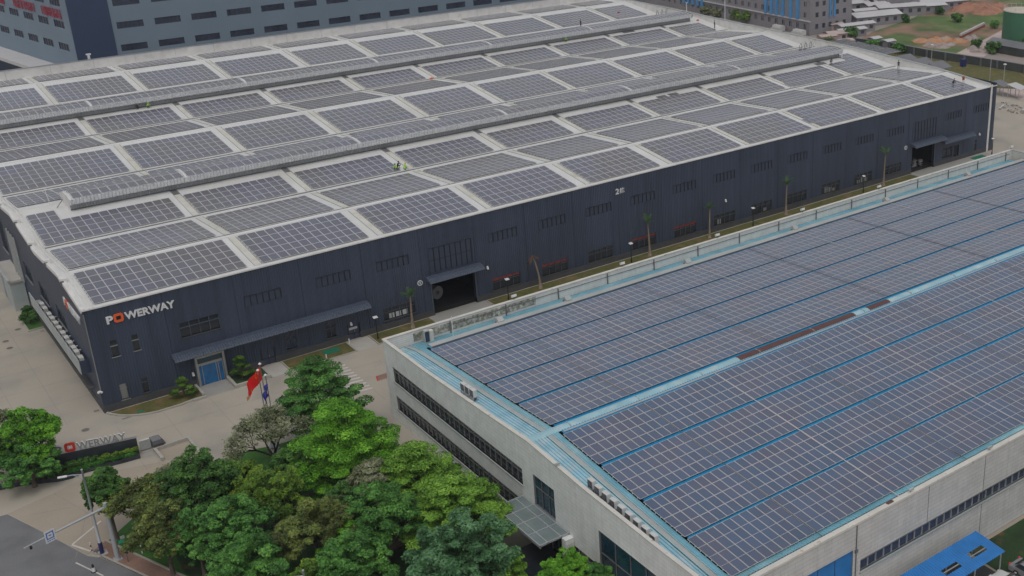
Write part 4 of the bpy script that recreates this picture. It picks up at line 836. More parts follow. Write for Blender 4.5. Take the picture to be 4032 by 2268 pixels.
# ================================================================== PEOPLE
def person(loc,rz_,pose,top,label,hat='sign_white',scale=1):
    t=thing('person',loc,label,'person',None,rz_)
    if pose=='stand':
        J=dict(pel=(0,0,.92),ch=(0,.02,1.28),nk=(0,.03,1.5),hd=(0,.03,1.62),tp=(0,.03,1.74),hl=(.10,0,.88),kl=(.12,-.04,.48),al=(.12,.04,.06),tl=(.13,-.14,.03),hr=(-.10,0,.88),kr=(-.13,-.02,.48),ar=(-.15,.06,.06),tr=(-.16,-.12,.03),sl=(.2,.02,1.42),el=(.27,.0,1.15),wl=(.26,-.1,.9),sr=(-.2,.02,1.42),er=(-.28,.03,1.15),wr=(-.26,-.06,.9))
    else:
        J=dict(pel=(0,.12,.32),ch=(0,-.08,.66),nk=(0,-.16,.86),hd=(0,-.2,.97),tp=(0,-.22,1.08),hl=(.11,.1,.32),kl=(.2,-.28,.48),al=(.16,-.02,.07),tl=(.17,-.2,.03),hr=(-.11,.1,.32),kr=(-.2,-.28,.46),ar=(-.16,-.0,.07),tr=(-.17,-.18,.03),sl=(.2,-.12,.8),el=(.26,-.32,.62),wl=(.1,-.5,.45),sr=(-.2,-.12,.8),er=(-.28,-.32,.6),wr=(-.08,-.52,.4))
    E=[('pel','ch'),('ch','nk'),('nk','hd'),('hd','tp'),('pel','hl'),('hl','kl'),('kl','al'),('al','tl'),('pel','hr'),('hr','kr'),('kr','ar'),('ar','tr'),('ch','sl'),('sl','el'),('el','wl'),('ch','sr'),('sr','er'),('er','wr')]
    RR=dict(pel=.15,ch=.15,nk=.06,hd=.10,tp=.08,hl=.10,kl=.065,al=.045,tl=.04,sl=.075,el=.05,wl=.04)
    names=list(J); me=bpy.data.meshes.new('body'); me.from_pydata([J[k] for k in names],[(names.index(a),names.index(b)) for a,b in E],[])
    o=bpy.data.objects.new('tmpbody',me); COL.objects.link(o); sk=o.modifiers.new('skin','SKIN'); ss=o.modifiers.new('sub','SUBSURF'); ss.levels=1
    for i,k in enumerate(names):
        r0=RR.get(k) or RR.get(k[0]+'l') ; me.skin_vertices[0].data[i].radius=(r0,r0*.85)
    me.skin_vertices[0].data[0].use_root=True; bpy.context.view_layer.update()
    m2=bpy.data.meshes.new_from_object(o.evaluated_get(bpy.context.evaluated_depsgraph_get())); bpy.data.objects.remove(o)
    for q in ('skin','cloth_dark',top): m2.materials.append(MATS[q])
    neck=J['nk'][2]; hip=J['pel'][2]
    for p in m2.polygons:
        c=p.center; near_w=min((c-Vector(J[k])).length for k in ('wl','wr'))
        p.material_index=0 if (c.z>neck-.01 or near_w<.09) else (2 if (c.z>hip+.06 and abs(c.x)<.34 and c.y<J['pel'][1]+.3 and not(pose!='stand' and c.z<.52 and c.y<-.12)) else 1)
        p.use_smooth=True
    m2.name='body'; b=bpy.data.objects.new('body',m2); COL.objects.link(b); b.parent=t
    h=MB(); cx,cy,cz=J['tp']; rings=[(.125,-.03),(.12,.03),(.09,.08),(.04,.105)]
    vs=[(cx+r*math.cos(2*PI*i/10),cy+r*1.1*math.sin(2*PI*i/10),cz+z) for r,z in rings for i in range(10)]
    fs=[(k*10+i,k*10+(i+1)%10,(k+1)*10+(i+1)%10,(k+1)*10+i) for k in range(3) for i in range(10)]+[tuple(range(30,40))]
    h.add(vs,fs,hat); h.build('hard_hat',None,b,loc=(0,0,0)); return t
person((49.2,24.7,rz(24.7)+.03),R(-60),'squat','hivis','person in a bright yellow green vest crouching in the strip, left of the pair','cloth_dark')
person((50.3,24.2,rz(24.2)+.03),R(100),'squat','hivis','person in a green vest bent forward, right of the pair in the strip','flag_yellow')
person((49.8,25.4,rz(25.4)+.03),R(20),'squat','cloth_dark','person in dark clothes crouching just behind the pair in green vests','cloth_dark')
person((30.9,86.4,rz(86.4)),R(40),'squat','hivis','person in a green vest crouching at the foot of the far roof vent','sign_white')
person((29.3,86.6,rz(86.6)),R(-70),'squat','cloth_dark','person in dark clothes bending beside the far vent, next to scattered tools','cloth_dark')
person((119.2,86.5,rz(86.5)),R(0),'squat','hivis','person in a yellow vest crouching by the right half of the far vent','sign_white')
person((134.6,103.8,rz(103.8)+.02),R(30),'stand','cloth_dark','person standing behind the far roof vent in dark clothes','cloth_dark')
person((148.0,31.9,rz(31.9)),R(10),'squat','cloth_dark','person in black crouching near the dark sheet by the near roof vent','cloth_dark')
person((156.6,21.2,rz(21.2)),R(-30),'stand','cloth_dark','person in dark clothes by the right-hand parapet of the dark hall','cloth_dark')
person((156.6,79.6,rz(79.6)),R(30),'stand','cloth_dark','person standing on the roof edge in front of the grey flats','cloth_dark')
person((157.4,94.2,rz(94.2)),R(30),'squat','cloth_red','person in red working by the end of the far roof vent','sign_white')
person((153.6,4.6,rz(4.6)),R(30),'squat','cloth_dark','person in dark clothes beside the striped flue','cloth_red')
# ================================================================== FRONT OF THE HALL: lamps, palms, pines
lamp0=None
for i,(x,lb) in enumerate(((32.4,'short black lamp post with white head by the door slab, left of the first palm'),(51.8,'short black lamp post right of the first lorry door'),(72.9,'short black lamp post below the building number'),(97.2,'short black lamp post right of the third low palm, beyond the floodlight'),(122.9,'short black lamp post left of the tallest palm'),(158.6,'short black lamp post at the far corner beside the green sheet'))):
    if lamp0 is None:
        t=thing('lamp_post',(x,-2.0,0),'','lamp post'); q=MB(); q.tube([(0,0,0),(0,0,3.0)],[.075,.06],8); q.tube([(0,0,0),(0,0,.5)],.1,8); q.build('post','black',t,loc=(0,0,0))
        q=MB(); q.add([(-.32,-.28,3.0),(.32,-.28,3.0),(.32,.28,3.12),(-.32,.28,3.12),(-.32,-.28,3.06),(.32,-.28,3.06),(.32,.28,3.18),(-.32,.28,3.18)],[(3,2,1,0),(0,1,5,4),(1,2,6,5),(2,3,7,6),(3,0,4,7)],'black'); q.add([(-.30,-.26,3.068),(.30,-.26,3.068),(.30,.26,3.182),(-.30,.26,3.182)],[(0,1,2,3)],'lamp_head'); q.build('head',None,t,loc=(0,0,0)); lamp0=t
    else: t=dup(lamp0,(x,-2.0,0),0)
    tag(t,lb,'lamp post','short lamp posts along the dark hall')
t=thing('electric_box',(33.0,-3.3,0),'small white rounded box on the grass at the foot of the nearest lamp post','box'); MB().box(-.2,-.15,0,.2,.15,.4).build('box','lamp_head',t,loc=(0,0,0),bevel=.05)
t=thing('bollard',(29.0,-.9,0),'little white peg beside the service door','peg'); q=MB(); q.tube([(0,0,0),(0,0,.7)],.08,8); q.build('peg_body','lamp_head',t,loc=(0,0,0))
t=thing('bollard',(25.0,-3.2,0),'little white peg at the front edge of the lawn with the green mat','peg'); q=MB(); q.tube([(0,0,0),(0,0,.6)],.08,8); q.build('peg_body','lamp_head',t,loc=(0,0,0))
import numpy as np
def palm(x,y,h,lean,n,fl,label,lm='leaf_palm',droop=.35,spread=1.0):
    t=thing('palm_tree',(x,y,0),label,'palm tree','young palms along the dark hall')
    rr=random.Random(int(x*7)); lx,ly=lean
    q=MB(); pts=[(lx*(k/6)**2,ly*(k/6)**2,h*k/6) for k in range(7)]; q.tube(pts,[.30,.2,.15,.13,.12,.11,.09],9); q.build('trunk','palm_bark',t,loc=(0,0,0),smooth=True)
    q=MB(); top=Vector(pts[-1])
    for i in range(n):
        az=2*PI*i/n+rr.uniform(-.3,.3); el=rr.uniform(.35,1.25) if droop<.8 else rr.uniform(-.4,.5); L_=fl*rr.uniform(.75,1.1)
        d=Vector((math.cos(az)*math.cos(el)*spread,math.sin(az)*math.cos(el)*spread,math.sin(el))).normalized(); pts_=[]; p=top.copy(); v=d.copy()
        for k in range(7): pts_.append(p.copy()); p=p+v*L_/6; v=(v+Vector((0,0,-droop*.35))).normalized()
        for k in range(6):
            a,b=pts_[k],pts_[k+1]; s=(b-a).cross(Vector((0,0,1))).normalized(); wd=.42*math.sin(PI*(k+1.2)/8)
            for sg_ in (-1,1):
                for f_i in range(3):
                    c=a+(b-a)*(f_i/3); e_=c+s*sg_*wd+(b-a)*.55+Vector((0,0,-.06-.12*rr.random())); q.add([c,c+(b-a)*.22,e_],[(0,1,2)])
    q.build('fronds',lm,t,loc=(0,0,0)); return t
palm(37.4,-1.8,4.6,(.15,0),11,1.5,'palm with spread green fronds in front of the low window with white boards')
palm(57.3,-1.5,5.2,(-.9,.1),5,1.3,'dead leaning palm with a brown drooping crown',lm='leaf_brown',droop=1.0)
palm(76.7,-1.5,5.4,(-.25,0),8,1.6,'palm with narrow tufted crown beside the building number',droop=.3,spread=.6)
palm(88.4,-1.6,5.0,(.1,0),10,1.2,'stout palm with round crown near the small wall lamp',spread=.8)
palm(105.0,-1.4,5.4,(.15,0),11,1.4,'palm with a neat round crown in the right half of the row')
palm(128.6,-1.5,6.0,(.2,0),11,1.6,'tallest, thin crowned palm near the far lorry door',droop=.25,spread=.8)
def leaves(centres,radii,flat,per,size,rng,updir=.6,shell=.5):
    """leaf quads scattered through ellipsoidal clumps -> verts, faces"""
    C=np.repeat(np.array(centres,dtype=float),per,axis=0); Rr=np.repeat(np.array(radii,dtype=float),per)
    n=len(C); d=rng.normal(size=(n,3)); d/=np.linalg.norm(d,axis=1)[:,None]; d[:,2]=np.where(rng.random(n)<updir,np.abs(d[:,2]),d[:,2])
    rad=shell+(1-shell)*rng.random(n)**.6; P=C+d*(Rr*rad)[:,None]*np.array([1,1,flat])
    N=d*.55+rng.normal(size=(n,3))*.42+np.array([0,0,.65]); N/=np.linalg.norm(N,axis=1)[:,None]
    A=np.cross(N,rng.normal(size=(n,3))); A/=np.linalg.norm(A,axis=1)[:,None]; B=np.cross(N,A)
    s=size*(.6+.8*rng.random(n)); A*=s[:,None]; B*=(s*.62)[:,None]
    V=np.stack([P-A,P-B*.9,P+A,P+B],axis=1).reshape(-1,3); return V
def leafobj(name,V,m,parent):
    me=bpy.data.meshes.new(name); n=len(V)//4; me.vertices.add(len(V)); me.vertices.foreach_set('co',V.ravel()); me.loops.add(len(V)); me.loops.foreach_set('vertex_index',np.arange(len(V),dtype=np.int32))
    me.polygons.add(n); me.polygons.foreach_set('loop_start',np.arange(0,len(V),4,dtype=np.int32)); me.polygons.foreach_set('loop_total',np.full(n,4,dtype=np.int32)); me.update(); me.validate()
    me.materials.append(MATS[m]); o=bpy.data.objects.new(name,me); COL.objects.link(o); o.parent=parent; return o
def tree(x,y,zc,r,hc,style,lm,label,seed,group='trees between the driveway and the white hall',bark='bark',dens=1.0,size=.11,lean=(0,0)):
    rng=np.random.default_rng(seed); rr=random.Random(seed)
    t=thing('tree',(x-lean[0],y-lean[1],0),label,'tree',group); cx,cy=lean; top=zc+hc; cs=[];rs=[]
    if style=='layer':
        nt_=6
        for k in range(nt_):
            f=k/(nt_-1); z=zc-hc*.75+f*hc*1.65; rad=r*(1-.78*f**1.5)*(1 if k else .85); na=max(3,int(2*PI*rad/(r*.42)))
            for q_ in (1.0,.5):
                if rad*q_<r*.2 and q_<1: continue
                for a in range(int(na*q_)+1): 
                    th=2*PI*a/(int(na*q_)+1)+rr.uniform(-.35,.35); ra=rad*q_*rr.uniform(.72,1.05)
                    cs.append((cx+ra*math.cos(th),cy+ra*math.sin(th),z-.10*ra+rr.uniform(-.4,.4))); rs.append(r*rr.uniform(.14,.27))
        cs.append((cx,cy,zc+hc)); rs.append(r*.2); flat=.30
    elif style=='dense':
        n=int(150*dens); nl=7; lobes=[]
        for k in range(nl):
            th=2*PI*k/nl+rr.uniform(-.4,.4); q_=rr.uniform(.42,.66)*r; lobes.append((cx+q_*math.cos(th),cy+q_*math.sin(th),zc+hc*rr.uniform(-.35,.35),r*rr.uniform(.36,.52)))
        lobes+=[(cx+rr.uniform(-.2,.2)*r,cy+rr.uniform(-.2,.2)*r,zc+hc*.45,r*.55)]*2
        for i in range(n):
            lx,ly,lz,lr=lobes[i%len(lobes)]; th=rr.uniform(0,2*PI); u=rr.uniform(-.55,1); ph=math.sqrt(max(0,1-u*u)); q_=rr.uniform(.75,1.1)
            cs.append((lx+lr*ph*q_*math.cos(th),ly+lr*ph*q_*math.sin(th),lz+lr*u*q_*.95)); rs.append(min(.8,r*rr.uniform(.09,.18)))
        flat=.7
    elif style=='sparse':
        n=int(120*dens)
        for i in range(n):
            th=rr.uniform(0,2*PI); u=rr.uniform(-.3,1); ph=math.sqrt(max(0,1-u*u)); q_=rr.uniform(.5,1.0)
            cs.append((cx+r*.95*ph*q_*math.cos(th),cy+r*.95*ph*q_*math.sin(th),zc+hc*u*.8*q_)); rs.append(r*rr.uniform(.06,.12))
        flat=.6
    per={'layer':420,'dense':210,'sparse':16}[style]; per=int(per*dens*max(.5,(r/5)**1.1))
    V=leaves(cs,rs,flat,per,size,rng,.7 if style!='sparse' else .5,.55 if style!='sparse' else .2)
    q=MB(); tr=.05*r+.04; fork=max(1.2,zc-hc*.95)
    if style=='sparse':
        cs=[];rs=[]; tr*=.8
        def grow(p,d,L_,rad,lv):
            e_=p+d*L_; m_=p.lerp(e_,.5)+Vector((rr.uniform(-.08,.08),rr.uniform(-.08,.08),.05))*L_; q.tube([p,m_,e_],[rad,rad*.8,rad*.6],5)
            if lv==0 or lv==1:
                for _ in range(3): cs.append(tuple(e_+Vector((rr.uniform(-.5,.5),rr.uniform(-.5,.5),rr.uniform(-.2,.3))))); rs.append(rr.uniform(.25,.5))
            if lv==0: return
            for _ in range(3 if lv<3 else 5):
                nd=(d+Vector((rr.uniform(-1,1),rr.uniform(-1,1),rr.uniform(-.35,.5)))*.85); nd.z=max(nd.z,-.1) ; nd.normalize(); grow(e_,nd,L_*rr.uniform(.62,.82),rad*.55,lv-1)
        tp=Vector((cx*.25,cy*.25,fork)); dd=Vector((cx,cy,zc-fork+1.2)).normalized(); q.tube([(0,0,-.05),(cx*.08,cy*.08,fork*.5),tp],[tr*1.3,tr,tr*.8],8)
        for a_ in range(4):
            th=PI/2*a_+rr.uniform(-.4,.4); nd=(dd*.8+Vector((math.cos(th),math.sin(th),.35))*.9).normalized(); grow(tp,nd,r*.42,tr*.6,3)
        V=leaves(cs,rs,.6,int(13*dens),size,rng,.6,.1); q.build('trunk',bark,t,loc=(0,0,0),smooth=True); leafobj('crown',V,lm,t); return t
    q.tube([(0,0,-.05),(cx*.15,cy*.15,fork*.5),(cx*.4,cy*.4,fork)],[tr*1.3,tr,tr*.8],8)
    st=max(1,len(cs)//(44 if style=='sparse' else 16)); base=Vector((cx*.4,cy*.4,fork))
    for c in cs[::st]:
        c=Vector(c); mid=base.lerp(c,.5)+Vector((rr.uniform(-.3,.3),rr.uniform(-.3,.3),-.08*(c-base).length)); q.tube([base-Vector((0,0,.2)),mid,c],[tr*.5,tr*.28,tr*.08],5)
    q.build('trunk',bark,t,loc=(0,0,0),smooth=True)
    leafobj('crown',V,lm,t); return t
# (x,y,zc,r,hc,style,leaf,label,seed,opts)
TREES=[(17.0,-22.3,6.2,4.9,3.6,'layer','leaf_mid','tall dark green tiered tree nearest the zebra crossing',{}),
(14.7,-35.1,6.3,5.9,4.3,'layer','leaf_bright','largest bright green tiered tree in the middle of the grove',{'dens':1.3}),
(8.6,-24.2,4.6,4.6,2.4,'sparse','leaf_grey','thin grey green tree with dark branches showing, in front of the flagpoles',{'bark':'bark_dark','lean':(-2.2,2.6)}),
(14.3,-41.4,4.6,3.4,2.4,'layer','leaf_grey','dark olive drooping tree between the bright tree and the feathery ones',{}),
(17.9,-43.2,5.6,4.6,2.8,'layer','leaf_feather','feathery light green tree beside the lower strip windows',{}),
(18.2,-51.4,5.8,5.1,2.9,'layer','leaf_feather','feathery green tree in front of the glass canopy',{'dens':1.15}),
(12.0,-49.0,5.6,4.0,3.2,'dense','leaf_mid','green clumped tree left of the feathery tree by the canopy',{}),
(14.1,-59.2,5.9,4.9,3.2,'dense','leaf_teal','grey green tree at the bottom edge, below the feathery trees',{'size':.15}),
(20.8,-64.3,4.4,2.3,2.0,'dense','leaf_bright','small bright green tree under the right end of the glass canopy',{}),
(23.2,-65.7,3.6,1.5,1.6,'dense','leaf_mid','smallest round tree at the bottom edge against the white hall wall',{}),
(6.2,-47.1,5.7,3.9,3.2,'dense','leaf_olive','olive brown tree above the bottom street lamp',{}),
(5.4,-39.2,5.6,3.4,3.0,'dense','leaf_yellow','yellowish green tree below the green lawn',{}),
(1.0,-42.0,5.4,3.4,3.2,'dense','leaf_mid','mid green tree between the yellowish tree and the road pavement',{}),
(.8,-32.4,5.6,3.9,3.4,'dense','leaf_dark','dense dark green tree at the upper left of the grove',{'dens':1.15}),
(-3.6,-31.4,5.8,3.3,2.9,'sparse','leaf_olive','half bare olive tree behind the gantry arm with branches showing',{'dens':1.7,'bark':'bark_dark'}),
(-5.6,-27.2,5.0,2.3,2.6,'dense','leaf_dark','small dark green tree at the left tip of the grove by the street lamp',{'size':.16}),
(.6,-26.8,4.2,2.4,2.0,'sparse','leaf_grey','pale small tree just right of the brick planter corner',{'dens':1.3}),
(-3.2,-36.6,4.6,3.0,2.9,'dense','leaf_olive','olive green tree leaning over the red brick pavement',{}),
(.6,-48.4,5.2,3.5,3.2,'dense','leaf_mid','green tree at the bottom edge, second from the pavement',{}),
(7.4,-54.0,5.2,3.6,3.0,'dense','leaf_mid','green tree at the bottom edge between the olive and grey green trees',{}),
(3.6,-53.0,4.4,2.8,2.6,'dense','leaf_yellow','yellowish tree at the bottom edge beside the street lamp head',{}),
(9.6,-33.6,4.2,2.7,2.4,'dense','leaf_dark','dark tree at the left foot of the largest bright tree',{}),
(9.9,-43.6,4.4,3.0,2.4,'dense','leaf_dark','dark tree between the yellowish and feathery trees',{}),
(4.4,-34.0,4.6,3.1,2.6,'dense','leaf_yellow','yellow green tree at the lawn edge above the other yellowish one',{}),
(-1.0,-38.5,4.2,2.8,2.6,'dense','leaf_mid','mid green tree just behind the olive one over the pavement',{}),
(-2.0,-28.6,4.0,2.3,2.2,'dense','leaf_olive','small olive tree beside the apron joint, left of the dense dark one',{}),
(8.6,-50.2,4.4,2.8,2.6,'dense','leaf_bright','bright green tree between the olive and the canopy side trees',{}),
(17.4,-59.6,4.0,2.8,2.4,'layer','leaf_feather','light green tree at the left foot of the glass canopy',{}),
(-8.8,-8.9,4.2,3.6,3.2,'dense','leaf_bright','large bright green tree at the left picture edge behind the lettered wall',{'group':'trees beside the lettered wall','dens':1.2}),
(-9.6,-12.0,2.6,2.9,1.9,'dense','leaf_mid','lower green tree overlapping the left end of the lettered wall',{'group':'trees beside the lettered wall'}),
(-11.2,-1.2,4.3,2.0,2.0,'sparse','leaf_grey','thin pale tree at the left picture edge above the bright one',{'group':'trees beside the lettered wall','dens':1.2}),
(-12.8,-9.5,3.8,2.6,2.4,'dense','leaf_dark','dark tree cut by the left picture edge',{'group':'trees beside the lettered wall'})]
for i,(x,y,zc,r,hc,sty,lm,lab,op) in enumerate(TREES): tree(x,y,zc,r,hc,sty,lm,lab,100+i,**op)
def cloud_pine(x,y,h,lm,label,seed,s=1):
    t=thing('pine_tree',(x,y,.05),label,'pine tree','clipped cloud pines'); rr=random.Random(seed); rng=np.random.default_rng(seed); cs=[];rs=[]
    q=MB(); tp=[]; 
    for k in range(6): tp.append((.18*math.sin(k*1.7)*s,.14*math.cos(k*1.3)*s,h*k/5*.85))
    q.tube(tp,[.14,.12,.10,.08,.06,.04],7)
    for k in range(11):
        f=k/10; z=h*(.2+.78*f); ra=(1.25-.95*f)*s*rr.uniform(.7,1.1); th=k*2.4+rr.uniform(-.4,.4); c=(ra*math.cos(th),ra*math.sin(th),z); cs.append(c); rs.append((.62-.2*f)*s); q.tube([(0,0,z-.25),(c[0]*.5,c[1]*.5,z-.2),(c[0],c[1],z-.08)],[.05,.04,.02],5)
    cs.append((0,0,h)); rs.append(.42*s)
    q.build('trunk','bark',t,loc=(0,0,0)); leafobj('needles',leaves(cs,rs,.42,420,.07,rng,.75,.3),lm,t); return t
cloud_pine(8.2,-2.1,2.5,'leaf_pine','clipped cloud pine left of the glass entrance',5,.95)
cloud_pine(15.0,-2.0,3.0,'leaf_pine','taller clipped cloud pine in the planter right of the entrance',6,1.0)
cloud_pine(-1.2,33.2,2.4,'leaf_dark','dark clipped pine in the side bed below the ledge',9,.95)
# ================================================================== ENTRANCE: lettered wall, hedges, gate, flags
wa=math.atan2(2.0,-8.4)  # the wall runs from its right end back to the left
def wp(s,o=0): # s metres along the wall from its right end, o metres towards the road
    dx,dy=math.cos(wa),math.sin(wa); return (.5+dx*s+dy*o*(1),-12.0+dy*s-dx*o*(1)) if False else (.5+dx*s-abs(dy)*o*1.0,-12.0+dy*s-abs(dx)*o)
t=thing('sign_wall',(.5,-12.0,0),'long polished black wall carrying the large POWERWAY letters at the gate','sign wall')
MB().prism([wp(0),wp(8.9),wp(8.9,-.35),wp(0,-.35)],0,1.9).build('wall_body','granite_black',t)
MB().prism([wp(-.03,.03),wp(8.9,.03),wp(8.9,-.38),wp(-.03,-.38)],1.903,1.95).build('coping','steel',t)
rot=(PI/2,0,wa+PI)
def onw(s): x,y=wp(s,-.1); return (x-.5,y+12,1.96)
lettering('P',.85,.92,.16,.03,'sign_white','letter',t,onw(7.75),rot)
def front(p,d_): return (p[0]+d_*math.sin(rot[2]),p[1]-d_*math.cos(rot[2]),p[2])
lettering('P',.80,.88,.02,.022,'sign_grey','letter_face',t,front((onw(7.75)[0],onw(7.75)[1],1.98),.163),rot)
lettering('WERWAY',4.70,.88,.02,.022,'sign_grey','letter_face',t,front((onw(5.62)[0],onw(5.62)[1],1.98),.163),rot)
x_,y_,z_=onw(6.22); emblem(t,(x_,y_,z_+.5),rot,1.0,.16,'red','sign_white'); lettering('WERWAY',4.75,.92,.16,.03,'sign_white','letter',t,onw(5.62),rot)
bk=MB(); 
for s_,w_ in ((7.75,.85),(5.62,4.75)):
    pass
low=[(.3,-13.15),(-1.6,-12.95),(-3.9,-12.55),(-5.4,-12.45),(-6.3,-12.75),(-7.3,-12.55),(-8.6,-11.9),(-10.2,-11.0),(-12.6,-10.3),(-15,-10.1)]
k=MB(); strip(k,low[::-1],.32,0,.48); tag(k.build('low_wall','granite_black'),'low curving black stone kerb wall in front of the hedge','low wall')
struct('hedge_bed',MB().sheet([(.2,-13.0),(.35,-12.1)]+[wp(8.9,.05)]+[(-15,-9.0)]+[(x,y+.2) for x,y in low[::-1]],.2),'earth_brown')
def hedge(name,P,w,h,lm,label,seed,n=90,per=110,size=.07):
    t=thing(name,(P[0][0],P[0][1],.1),label,'hedge'); rng=np.random.default_rng(seed); rr=random.Random(seed); cs=[]
    for i in range(n):
        f=rr.random()*(len(P)-1); k=int(f); a=Vector(P[k]); b=Vector(P[k+1]); p=a.lerp(b,f-k); cs.append((p.x-P[0][0]+rr.uniform(-w,w),p.y-P[0][1]+rr.uniform(-w,w),rr.uniform(.1,h)))
    st=MB()
    for c in cs[::3]: st.tube([(c[0],c[1],0),c],[.02,.01],4)
    st.build('stems','bark',t,loc=(0,0,0)); leafobj('foliage',leaves(cs,[.3]*len(cs),.7,per,size,rng,.8,.2),lm,t)
hedge('hedge',[(.0,-12.75),(-3.6,-12.2),(-6.8,-12.1)],.18,.55,'leaf_hedge','trimmed bright green hedge strip along the low black kerb wall',31,110)
hedge('shrub',[(.1,-12.35),(-3.2,-11.65)],.16,.85,'leaf_yellow','pale yellow green shrubs in front of the right half of the lettered wall',32,60)
hedge('shrub',[(-3.4,-11.5),(-7.6,-10.6)],.35,.8,'leaf_dark','dark shrubs below the left half of the lettered wall',33,90)
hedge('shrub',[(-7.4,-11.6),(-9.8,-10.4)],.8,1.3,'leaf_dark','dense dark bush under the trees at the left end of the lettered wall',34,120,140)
t=thing('sliding_gate',(.75,-11.7,0),'white ribbed folding gate section beside the lettered wall','gate')
q=MB(); q.box(0,0,.1,1.05,.28,.18,'gutter_conc'); q.box(0,0,1.15,1.05,.28,1.22,'ac_white')
for i in range(9): q.box(.02+i*.125,.02,.18,.075+i*.125,.26,1.15,'ac_white')
q.box(.02,.1,.18,1.03,.16,1.15,'gutter_conc')
q.build('ribbed_panel',None,t,loc=(0,0,0)); q=MB()
for x in (.1,.9): q.tube([(x-.03,.14,.07),(x+.03,.14,.07)],.07,8,'tyre')
q.build('wheel',None,t,loc=(0,0,0))
t=thing('gate_drive',(1.88,-12.6,0),'grey brown box-shaped gate motor housing with a dark sloping screen','gate motor')
q=MB(); q.prof([(0,0),(1.75,0),(1.75,.9),(1.6,1.0),(.3,1.0),(0,.75)],0,1.0,'plinth'); q.build('housing',None,t,loc=(0,0,0)); q=MB(); q.box(.06,.35,1.003,.94,1.5,1.03,'steel'); q.build('lid',None,t,loc=(0,0,0)); q=MB(); q.add([(1.003,.1,.9),(1.003,1.6,.9),(1.4,1.6,.2),(1.4,.1,.2),(1.003,.1,.15),(1.003,1.6,.15)],[(3,2,1,0),(4,3,0),(1,2,5),(4,5,2,3)],'gutter_dark'); q.build('screen',None,t,loc=(0,0,0))
k=MB(); strip(k,[(5.62,-18.8),(5.62,-12.35),(1.8,-12.45),(1.85,-15.3)],.3,0,.42); tag(k.build('court_wall','kerb'),'low pale wall round the square court right of the gate','low wall')
struct('gate_pad',MB().sheet([(.6,-13.2),(.75,-11.8),(1.75,-12.3),(1.75,-13.4)],.02),'paving')
# flagpoles on a plinth
t=thing('flag_plinth',(12.2,-21.5,0),'pale stone plinth on the lawn below the flagpoles','plinth'); MB().prism([(11.3,-23.7),(12.15,-22.9),(12.4,-19.6),(11.7,-19.6)],0,.35).build('plinth_body','concrete_light',t); MB().prism([(11.5,-23.2),(12.0,-22.7),(12.2,-19.9),(11.85,-19.9)],.353,.5).build('plinth_step','steel',t)
def pole(x,y,h,label):
    t=thing('flagpole',(x,y,.45),label,'flagpole','three flagpoles'); q=MB(); q.tube([(0,0,0),(0,0,h)],[.07,.045],10); q.build('pole','galv',t,loc=(0,0,0),smooth=True); q=MB(); q.tube([(0,0,h),(0,0,h+.08),(0,0,h+.2)],[.14,.17,.05],10); q.build('finial','sign_white',t,loc=(0,0,0)); q=MB(); q.box(-.2,-.15,0,.2,.15,.12); q.build('base_plate','steel',t,loc=(0,0,0)); return t
pole(12.0,-20.5,9.75,'tallest silver flagpole, the one flying the red flag'); pole(11.55,-21.0,9.35,'plain silver flagpole just left of the one with the red flag'); pole(12.05,-21.6,8.85,'silver flagpole with the limp blue flag')
def flag(loc,name,label,pts,m,cat='flag'):
    t=thing(name,loc,label,cat); return t
def cloth(W_,H_,fn,m,parent,name,nx=22,ny=12,region=None):
    q=MB(); vs=[fn(i/nx,j/ny) for j in range(ny+1) for i in range(nx+1)]; fs=[(j*(nx+1)+i,j*(nx+1)+i+1,(j+1)*(nx+1)+i+1,(j+1)*(nx+1)+i) for j in range(ny) for i in range(nx)]; q.add(vs,fs); return q.build(name,m,parent,loc=(0,0,0),smooth=True)
t=thing('flag',(11.95,-20.5,10.0),'red flag with yellow stars blowing down to the left from its pole','flag')
def fr(u,v): # u along the fly, v down the hoist
    x=-u*2.15*.80; y=-u*.5+.14*math.sin(u*9+v*2)*u; z=-v*1.55-u*1.25-.12*math.sin(u*7+v)*u
    return (x,y,z)
cloth(1,1,fr,'flag_red',t,'cloth')
def star(cu,cv,r,rot):
    q=MB(); P=[]
    for i in range(10):
        a=PI/5*i+rot; rr_=r if i%2==0 else r*.4; u=cu+rr_*math.cos(a)*.55; v=cv+rr_*math.sin(a)
        p=Vector(fr(u,v)); P.append(p+Vector((0,-.02,.0)))
    c=Vector(fr(cu,cv))+Vector((0,-.02,0)); q.add([c]+P,[(0,i+1,(i+1)%10+1) for i in range(10)]); q.build('star','flag_yellow',t,loc=(0,0,0))
star(.17,.25,.16,-PI/2)
for u,v in ((.33,.10),(.40,.2),(.40,.34),(.33,.44)): star(u,v,.055,.3)
t=thing('flag',(12.0,-21.65,8.7),'limp dark blue flag hanging from its pole','flag')
def fb(u,v): return (-u*.55+.10*math.sin(u*12+v*5),-.05-.15*math.sin(u*14),-v*1.4-u*1.6)
cloth(1,1,fb,'flag_blue',t,'cloth')
t=thing('flag',(11.5,-21.0,9.0),'pale orange flag mostly hidden behind the red flag','flag')
def fo(u,v): return (-.85-u*.6+.08*math.sin(u*10),.25-.1*math.sin(u*9),-1.0-v*.45-u*.9)
cloth(1,1,fo,'orange_pale',t,'cloth')
